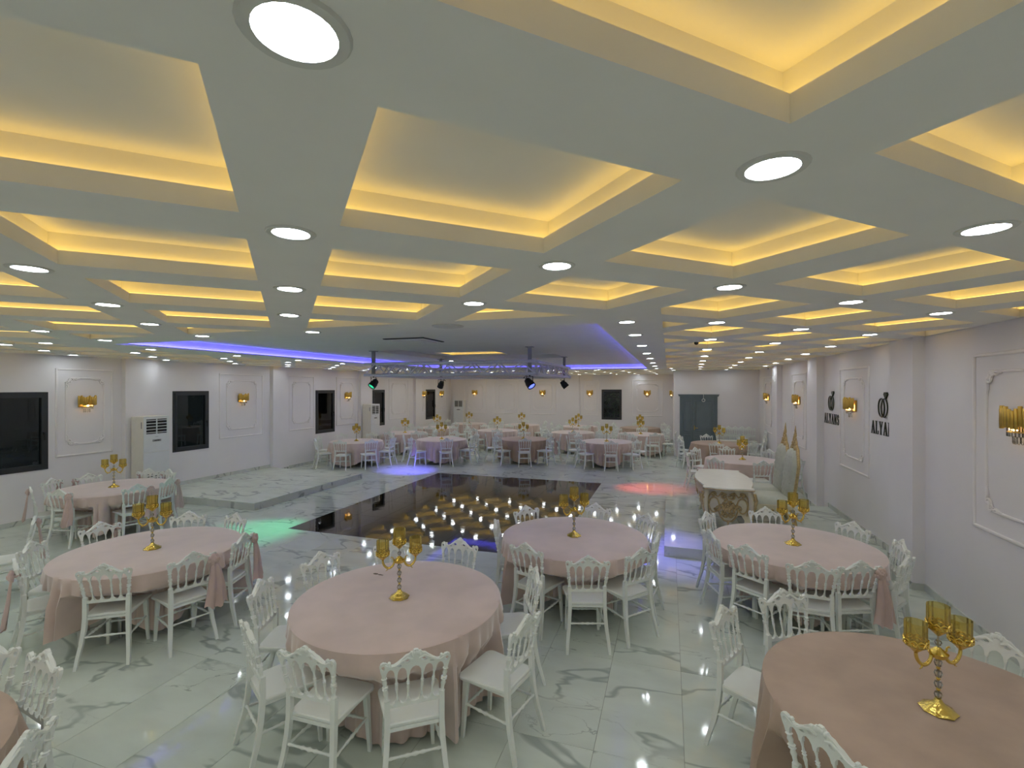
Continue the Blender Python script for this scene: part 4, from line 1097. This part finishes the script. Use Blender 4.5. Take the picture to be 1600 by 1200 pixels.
# the table of which only the edge shows, at the open side of the hall
c7 = Vector((-3.70, 0.83, 0)); w7 = 'showing a sliver of cloth'
ch7 = [(-3.56, 1.83, 0), (-2.79, 1.37, 0), (-4.08, 1.80, 0)]
ch7 = [(x + (c7.x - x) * 0.25, y + (c7.y - y) * 0.25, math.atan2(c7.y - y, c7.x - x) - PI / 2) for x, y, _ in ch7]
round_table(c7, w7, ch7, 'cloth_dark', 0.3, 0.2)
for x, y, rz in ch7: chair(x, y, rz, 'white chair ' + turned_to(rz) + ', table ' + w7, 'chairs at the table ' + w7)
p = at(8, 812, CRZ); o = chair(p.x, p.y, R(150), 'white ornate spindle-back chair with pink sash standing alone near the wide dark window', None); sash(o, 1, 'pink lace sash on the lone chair near the wide dark window')

far = [
    ((557, 689), 'just past the marble platform', 'cloth_light', 8, 0.25), ((633, 676), 'behind the second air conditioner', 'cloth_light', 8, 0.1),
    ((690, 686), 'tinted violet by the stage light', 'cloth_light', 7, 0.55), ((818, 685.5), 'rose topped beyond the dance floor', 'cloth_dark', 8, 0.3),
    ((948, 689.5), 'beyond the dance floor, door side', 'cloth_light', 8, 0.2), ((777, 672), 'seen under the truss', 'cloth_light', 7, 0.4),
    ((895, 675), 'before the narrow end wall panel', 'cloth_light', 7, 0.25), ((1001, 678), 'next to the door corner', 'cloth_light', 7, 0.45),
    ((683, 668), 'by the last window', 'cloth_light', 7, 0.2), ((733, 661.5), 'before the corner air conditioner', 'cloth_light', 6, 0.3),
    ((815, 663.5), 'under the end wall panels', 'cloth_light', 6, 0.2), ((904, 666), 'under the end wall window', 'cloth_light', 6, 0.5),
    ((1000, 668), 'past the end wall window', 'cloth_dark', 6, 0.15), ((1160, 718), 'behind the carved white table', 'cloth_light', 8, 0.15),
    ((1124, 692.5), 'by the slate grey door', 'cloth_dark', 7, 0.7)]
for k, (px, what, tone, n, ph) in enumerate(far):
    what = what.replace('left of', 'before')
    c = at(px[0], px[1], 0.75)
    c.x = max(c.x, XL + 1.28); c.y = min(c.y, YF - 1.32)
    chs = [q for q in ring_chairs(c, n, ph - PI / 2) if XL + 0.35 < q[0] < XR - 0.3 and q[1] < YF - 0.3 and not (q[0] < -10.25 and 14.8 < q[1] < 16.3)]
    round_table(c, what, chs, tone, ph, random.uniform(-0.5, 0.9), full=False, hem=0.12, drop=0.08)
    for q, (x, y, rz) in enumerate(chs):
        o = chair(x, y, rz, 'white chair ' + turned_to(rz) + ', table ' + what, 'chairs at the table ' + what, k == 13)
        if (k * 5 + q) % 13 == 3: sash(o, 1, 'pink sash on a chair at the table ' + what)
# stacked spare chairs by the entrance wall
for k in range(6):
    for l in range(2):
        chair(1.78 + 0.21 * k if k < 5 else 2.72, 17.95 - 0.02 * k - l * 0.05 if k < 5 else 17.0, PI if k < 5 else PI / 2, 'white ornate chair %s a spare stack by the grey door' % ('on top of' if l else 'at the bottom of'), 'spare chairs stacked by the grey door', False, l * 0.24)
# stain on the first cloth
c = at(590, 897, 0.75); s = MB()
for dx, dy, r in ((-0.02, 0, 0.018), (0.03, -0.006, 0.014), (0.055, -0.008, 0.009)): s.lathe([(r, 0.0), (r * 0.9, 0.001)], 12, Matrix.Translation((dx, dy, 0)) @ Matrix.Diagonal((1.5, 0.8, 1, 1)))
tag(s.build('cloth_stain', M['stain'], None, 0, (c.x, c.y, 0.7502)), 'small dark stain on the pale pink tabletop before the dance floor', 'stain')

# ------------------------------------------------------------------ carved white table on the bridal step
bt = thing('carved_table', 'cream carved table with gold scrolls on the bridal step', 'table', (0.89, 9.0, PLZ), 0)
def outline(hx, hy, n=10):
    pts = []
    # notched corners and bulging long sides; short ends slightly serpentine
    side = [(hx - 0.03 + 0.11 * math.sin(PI * k / n), -hy + 0.12 + (2 * hy - 0.24) * k / n) for k in range(n + 1)]
    end = [(hx - 0.02 - (2 * hx - 0.04) * k / n, hy + 0.02 * math.sin(PI * k / n) - 0.015 * math.sin(3 * PI * k / n)) for k in range(n + 1)]
    pts += side + [(hx, hy - 0.10), (hx - 0.0, hy - 0.02)] + end
    pts += [(-hx, hy - 0.02), (-hx, hy - 0.10)] + [(-x, -y) for x, y in side] + [(-hx, -hy + 0.10), (-hx, -hy + 0.02)] + [(-x, -y) for x, y in end] + [(hx, -hy + 0.02), (hx, -hy + 0.10)]
    out = []
    for q in pts:
        if not out or (Vector(q) - Vector(out[-1])).length > 1e-3: out.append(q)
    return out
ol = outline(0.37, 0.90)
mb = MB(); mb.prism(ol, [], 0.030, Matrix.Translation((0, 0, 0.765))); mb.build('tabletop', M['cream'], bt, 0)
mb = MB(); mb.prism([(x * 0.975, y * 0.985) for x, y in ol], [], 0.022, Matrix.Translation((0, 0, 0.739))); mb.build('edge_molding', M['ivory'], bt, 0)
mb = MB(); mb.tube([(x * 1.0, y * 1.0, 0.752) for x, y in ol], 0.007, 6, True); mb.build('gilt_edge', M['antique_gold'], bt)
def apron_end(sy):
    pts = [(-0.33, 0.73), (-0.33, 0.34), (-0.30, 0.10), (-0.24, 0.10), (-0.235, 0.27), (-0.19, 0.345), (-0.14, 0.335), (-0.10, 0.275), (-0.05, 0.235), (0.0, 0.215), (0.05, 0.235), (0.10, 0.275), (0.14, 0.335), (0.19, 0.345), (0.235, 0.27), (0.24, 0.10), (0.30, 0.10), (0.33, 0.34), (0.33, 0.73)]
    mb = MB(); mb.prism(pts[::-1], [], 0.03, Matrix.Translation((0, sy * 0.80, 0)) @ Matrix.Rotation(PI / 2, 4, 'X')); return mb
for sy in (-1, 1): apron_end(sy).build('end_apron', M['ivory'], bt, 0)
for sx in (-1, 1):
    n = 12; vs = []; fs = []
    for k in range(n + 1):
        y = -0.80 + 1.6 * k / n; bx = 0.32 + 0.09 * math.sin(PI * k / n); zl = 0.50 - 0.10 * math.cos(2 * PI * k / n) ** 2
        for (dx, z) in ((0.0, 0.73), (0.015, 0.62), (-0.02, zl), (-0.05, zl), (-0.03, 0.73)): vs.append((sx * (bx + dx), y, z))
    for k in range(n):
        for a in range(5):
            f = (k * 5 + a, k * 5 + (a + 1) % 5, k * 5 + 5 + (a + 1) % 5, k * 5 + 5 + a); fs.append(f if sx < 0 else f[::-1])
    MB().add(vs, fs).build('side_apron', M['ivory'], bt, 40)
for sx in (-1, 1):
    for sy in (-1, 1):
        path = [(0.31, 0.78, 0.73), (0.345, 0.815, 0.60), (0.34, 0.81, 0.45), (0.30, 0.775, 0.28), (0.285, 0.76, 0.14), (0.31, 0.79, 0.05), (0.335, 0.81, 0.012)]
        MB().tube([(sx * x, sy * y, z) for x, y, z in path], [0.050, 0.060, 0.050, 0.034, 0.026, 0.030, 0.012], 10).build('leg', M['ivory'], bt, 60)
        o = MB(); o.tube([(sx * 0.375, sy * 0.845, 0.70), (sx * 0.395, sy * 0.87, 0.60), (sx * 0.37, sy * 0.845, 0.45), (sx * 0.33, sy * 0.80, 0.30), (sx * 0.315, sy * 0.79, 0.16)], [0.022, 0.026, 0.020, 0.014, 0.010], 8)
        for q in range(5): o.ball((sx * (0.375 - 0.012 * q), sy * (0.865 - 0.012 * q), 0.68 - 0.075 * q), 0.026 - 0.002 * q, 8, 5)
        o.build('leg_carving', M['antique_gold'], bt, 60)
def carving(sy):
    mb = MB(); y = sy * 0.823
    def sp(cx, cz, r, turns, a0, sg, th=0.016):
        pts = spiral((cx, cz), r, turns, a0, sg, 26, 0.80, 0)
        mb.tube([(q[0], y, q[2]) for q in pts], [th * (1 - 0.4 * i / 25) for i in range(26)], 6)
    for s in (-1, 1):
        sp(s * 0.055, 0.625, 0.045, 1.4, PI / 2, -s); sp(s * 0.20, 0.66, 0.038, 1.5, -PI / 2, s); sp(s * 0.085, 0.47, 0.055, 1.5, PI / 2, s); sp(s * 0.15, 0.44, 0.050, 1.3, PI, -s); sp(s * 0.045, 0.33, 0.045, 1.4, 0 if s > 0 else PI, s)
        mb.tube([(s * q[0], y, q[1]) for q in ((0.02, 0.66), (0.09, 0.69), (0.15, 0.62), (0.24, 0.68), (0.29, 0.60), (0.285, 0.48), (0.27, 0.34))], [0.010, 0.013, 0.013, 0.014, 0.013, 0.012, 0.008], 6)
        mb.tube([(s * q[0], y, q[1]) for q in ((0.0, 0.235), (0.06, 0.25), (0.11, 0.31), (0.14, 0.40), (0.12, 0.52))], [0.012, 0.014, 0.013, 0.011, 0.007], 6)
    for s in (-1, 1):
        mb.tube([(s * 0.205 + 0.075 * math.cos(2 * PI * k / 20), y, 0.49 + 0.115 * math.sin(2 * PI * k / 20)) for k in range(20)], 0.011, 6, True)
    rn = random.Random(3)
    for k in range(46):
        a = rn.uniform(0, 2 * PI); r = rn.uniform(0.0, 0.11)
        mb.ball((r * math.cos(a), y, 0.46 + 1.5 * r * math.sin(a)), rn.uniform(0.014, 0.024), 7, 4, (1, 0.8, 1))
    for k in range(4): mb.ball((0, y, 0.235 - 0.026 * k), 0.022 - 0.004 * k, 8, 5)
    return mb
for sy in (-1, 1): carving(sy).build('carved_scrollwork', M['antique_gold'], bt, 60)
for sx in (-1, 1):
    mb = MB()
    for k in range(7):
        yy = -0.6 + 0.2 * k; bx = 0.33 + 0.09 * math.sin(PI * (yy + 0.8) / 1.6)
        pts = spiral((0, 0.56), 0.05, 1.4, PI / 2, 1 if k % 2 else -1, 20, 0.8, 0)
        mb.tube([(sx * bx, yy + q[0], q[2]) for q in pts], 0.010, 6)
    mb.build('carved_scrollwork', M['antique_gold'], bt, 60)

# ------------------------------------------------------------------ thrones
def throne(x, y, label):
    """local -y is the front; turned so that the front looks towards the carved table"""
    t = thing('throne', label, 'throne', (x, y, PLZ), -PI / 2, 'tufted bridal thrones')
    # seat cushion
    n = 10; vs = []; fs = []; hw_, hd = 0.34, 0.33
    for i in range(n + 1):
        for j in range(n + 1):
            u, v = i / n * 2 - 1, j / n * 2 - 1
            ed = (1 - abs(u) ** 6) * (1 - abs(v) ** 6)
            vs.append((u * hw_, v * hd - 0.05, 0.40 + 0.11 * ed ** 0.5))
    for i in range(n):
        for j in range(n): fs.append((i * (n + 1) + j, (i + 1) * (n + 1) + j, (i + 1) * (n + 1) + j + 1, i * (n + 1) + j + 1))
    k = len(vs); vs += [(a, b, 0.385) for a, b, c in vs]; fs += [tuple(q + k for q in f)[::-1] for f in fs]
    for i in range(n):
        for (p_, q_) in (((i) * (n + 1), (i + 1) * (n + 1)), ((i + 1) * (n + 1) + n, i * (n + 1) + n), (i + 1, i), (n * (n + 1) + i, n * (n + 1) + i + 1)): fs.append((p_, p_ + k, q_ + k, q_))
    MB().add(vs, fs).build('seat_cushion', M['leather'], t, 60)
    bevel_box(-0.35, 0.35, -0.39, 0.29, 0.28, 0.395, 0.02).build('seat_rail', M['ivory'], t, 0)
    mb = MB(); mb.tube([(-0.36, -0.385, 0.29), (-0.2, -0.41, 0.27), (0, -0.40, 0.25), (0.2, -0.41, 0.27), (0.36, -0.385, 0.29)], [0.018, 0.022, 0.028, 0.022, 0.018], 8)
    for s in (-1, 1):
        for q in range(5): mb.ball((s * 0.35, -0.30 + 0.13 * q, 0.30), 0.022, 8, 5)
    mb.build('carved_trim', M['antique_gold'], t, 60)
    for sx in (-1, 1):
        MB().tube([(sx * 0.31, -0.35, 0.30), (sx * 0.33, -0.375, 0.20), (sx * 0.30, -0.345, 0.09), (sx * 0.325, -0.37, 0.012)], [0.045, 0.04, 0.024, 0.022], 10).build('leg', M['antique_gold'], t, 60)
        MB().tube([(sx * 0.30, 0.26, 0.30), (sx * 0.31, 0.28, 0.15), (sx * 0.33, 0.31, 0.012)], [0.040, 0.032, 0.024], 10).build('leg', M['antique_gold'], t, 60)
    # back: outline narrow at the seat, swelling, pointed top
    def half(z):
        u = (z - 0.40) / 0.90
        return 0.27 + 0.085 * math.sin(PI * min(1, u * 0.62)) - (0.16 * max(0, u - 0.72) / 0.28 if u > 0.72 else 0)
    nz, nx = 22, 14; vs = []; fs = []
    for i in range(nz + 1):
        z = 0.40 + 0.90 * i / nz
        for j in range(nx + 1):
            u = j / nx * 2 - 1; x_ = u * half(z)
            tuft = 0.045 * abs(math.sin(PI * (x_ / 0.155 + (z / 0.17)))) * abs(math.sin(PI * (x_ / 0.155 - (z / 0.17)))) ** 0.5
            ed = (1 - abs(u) ** 4) * (1 - max(0, (i / nz - 0.9) * 10) ** 2)
            vs.append((x_, 0.25 - 0.05 * ed ** 0.6 - tuft * ed + 0.10 * (z - 0.4), z))
    for i in range(nz):
        for j in range(nx): fs.append((i * (nx + 1) + j, (i + 1) * (nx + 1) + j, (i + 1) * (nx + 1) + j + 1, i * (nx + 1) + j + 1)[::-1])
    k = len(vs); back = [(x_, 0.285 + 0.10 * (z - 0.4), z) for x_, y_, z in vs]; vs += back; fs += [tuple(q + k for q in f)[::-1] for f in fs]
    MB().add(vs, fs).build('back_cushion', M['leather'], t, 60)
    fr = []
    for i in range(23):
        z = 0.38 + 0.92 * i / 22; fr.append((half(min(z, 1.3)) + 0.02, 0.27 + 0.10 * (z - 0.4), z))
    top = [(0.10, 0.362, 1.36), (0.06, 0.366, 1.41), (0.0, 0.37, 1.46)]
    path = fr + top + [(-x_, y_, z) for x_, y_, z in top[:-1]][::-1] + [(-x_, y_, z) for x_, y_, z in fr][::-1]
    MB().tube(path, 0.026, 8).build('back_frame', M['antique_gold'], t, 60)
    cr = MB(); rn = random.Random(5)
    for s in (-1, 1):
        for (cx, cz, r) in ((0.13, 1.30, 0.06), (0.07, 1.38, 0.055), (0.20, 1.22, 0.045), (0.035, 1.46, 0.04)):
            pts = spiral((s * cx, cz), r, 1.4, PI / 2, -s, 20, 0.8, 0); cr.tube([(q[0], 0.345 + 0.1 * (q[2] - 1.3), q[2]) for q in pts], 0.013, 6)
    for q in range(22):
        z = rn.uniform(1.24, 1.52); w_ = 0.17 * (1.58 - z) / 0.32; cr.ball((rn.uniform(-w_, w_), 0.335 + 0.1 * (z - 1.3), z), rn.uniform(0.014, 0.026), 7, 4)
    for q in range(4): cr.ball((0, 0.368 + 0.002 * q, 1.53 + 0.035 * q), 0.034 - 0.007 * q, 8, 5, (1, 0.8, 1.2))
    cr.tube([(0, 0.370, 1.60), (0, 0.374, 1.70)], [0.016, 0.004], 8)
    cr.build('carved_crest', M['antique_gold'], t, 60)
    bt_ = MB()
    for i in range(5):
        for j in range(-1, 2):
            z = 0.595 + 0.17 * i * 0.85; xx = j * 0.155 + (0.0775 if i % 2 else 0)
            if abs(xx) < half(z) - 0.05: bt_.ball((xx, 0.198 + 0.10 * (z - 0.4), z), 0.011, 7, 4)
    bt_.build('tufting_button', M['leather'], t, 60)
throne(1.70, 9.28, 'tall tufted sage throne with gold crest beside the carved table, on the side of the pink round table')
throne(1.70, 10.02, 'tall tufted sage throne with gold crest, the one further along towards the grey door')
for o in bpy.data.objects:
    if o.name.startswith('throne') and o.parent is None:
        o['label'] = 'tall tufted sage throne with pointed gold crest, ' + ('partly covered by the other throne' if o.location.y > 9.6 else 'covering part of the other throne')

# ------------------------------------------------------------------ shrub outside the end wall window
sh = thing('garden_shrub', 'dim leafy shrub seen through the dark end wall window', 'shrub', (-2.6, YF + 1.1, 0))
MB().tube([(0, 0, 0), (0.03, 0, 0.6), (-0.02, 0.02, 1.3)], [0.03, 0.025, 0.012], 7).build('stem', M['wood'], sh)
lf = MB(); rn = random.Random(11)
for k in range(420):
    c = Vector((rn.gauss(0, 0.28), rn.gauss(0, 0.25), rn.uniform(0.5, 2.2))); a = rn.uniform(0, 2 * PI); e = rn.uniform(-0.6, 0.6)
    u = Vector((math.cos(a) * math.cos(e), math.sin(a) * math.cos(e), math.sin(e))) * 0.07; v = u.orthogonal().normalized() * 0.022
    lf.add([c - u, c + v, c + u, c - v], [(0, 1, 2, 3)])
tag(lf.build('foliage', M['leaf'], sh, 0), kind='stuff')
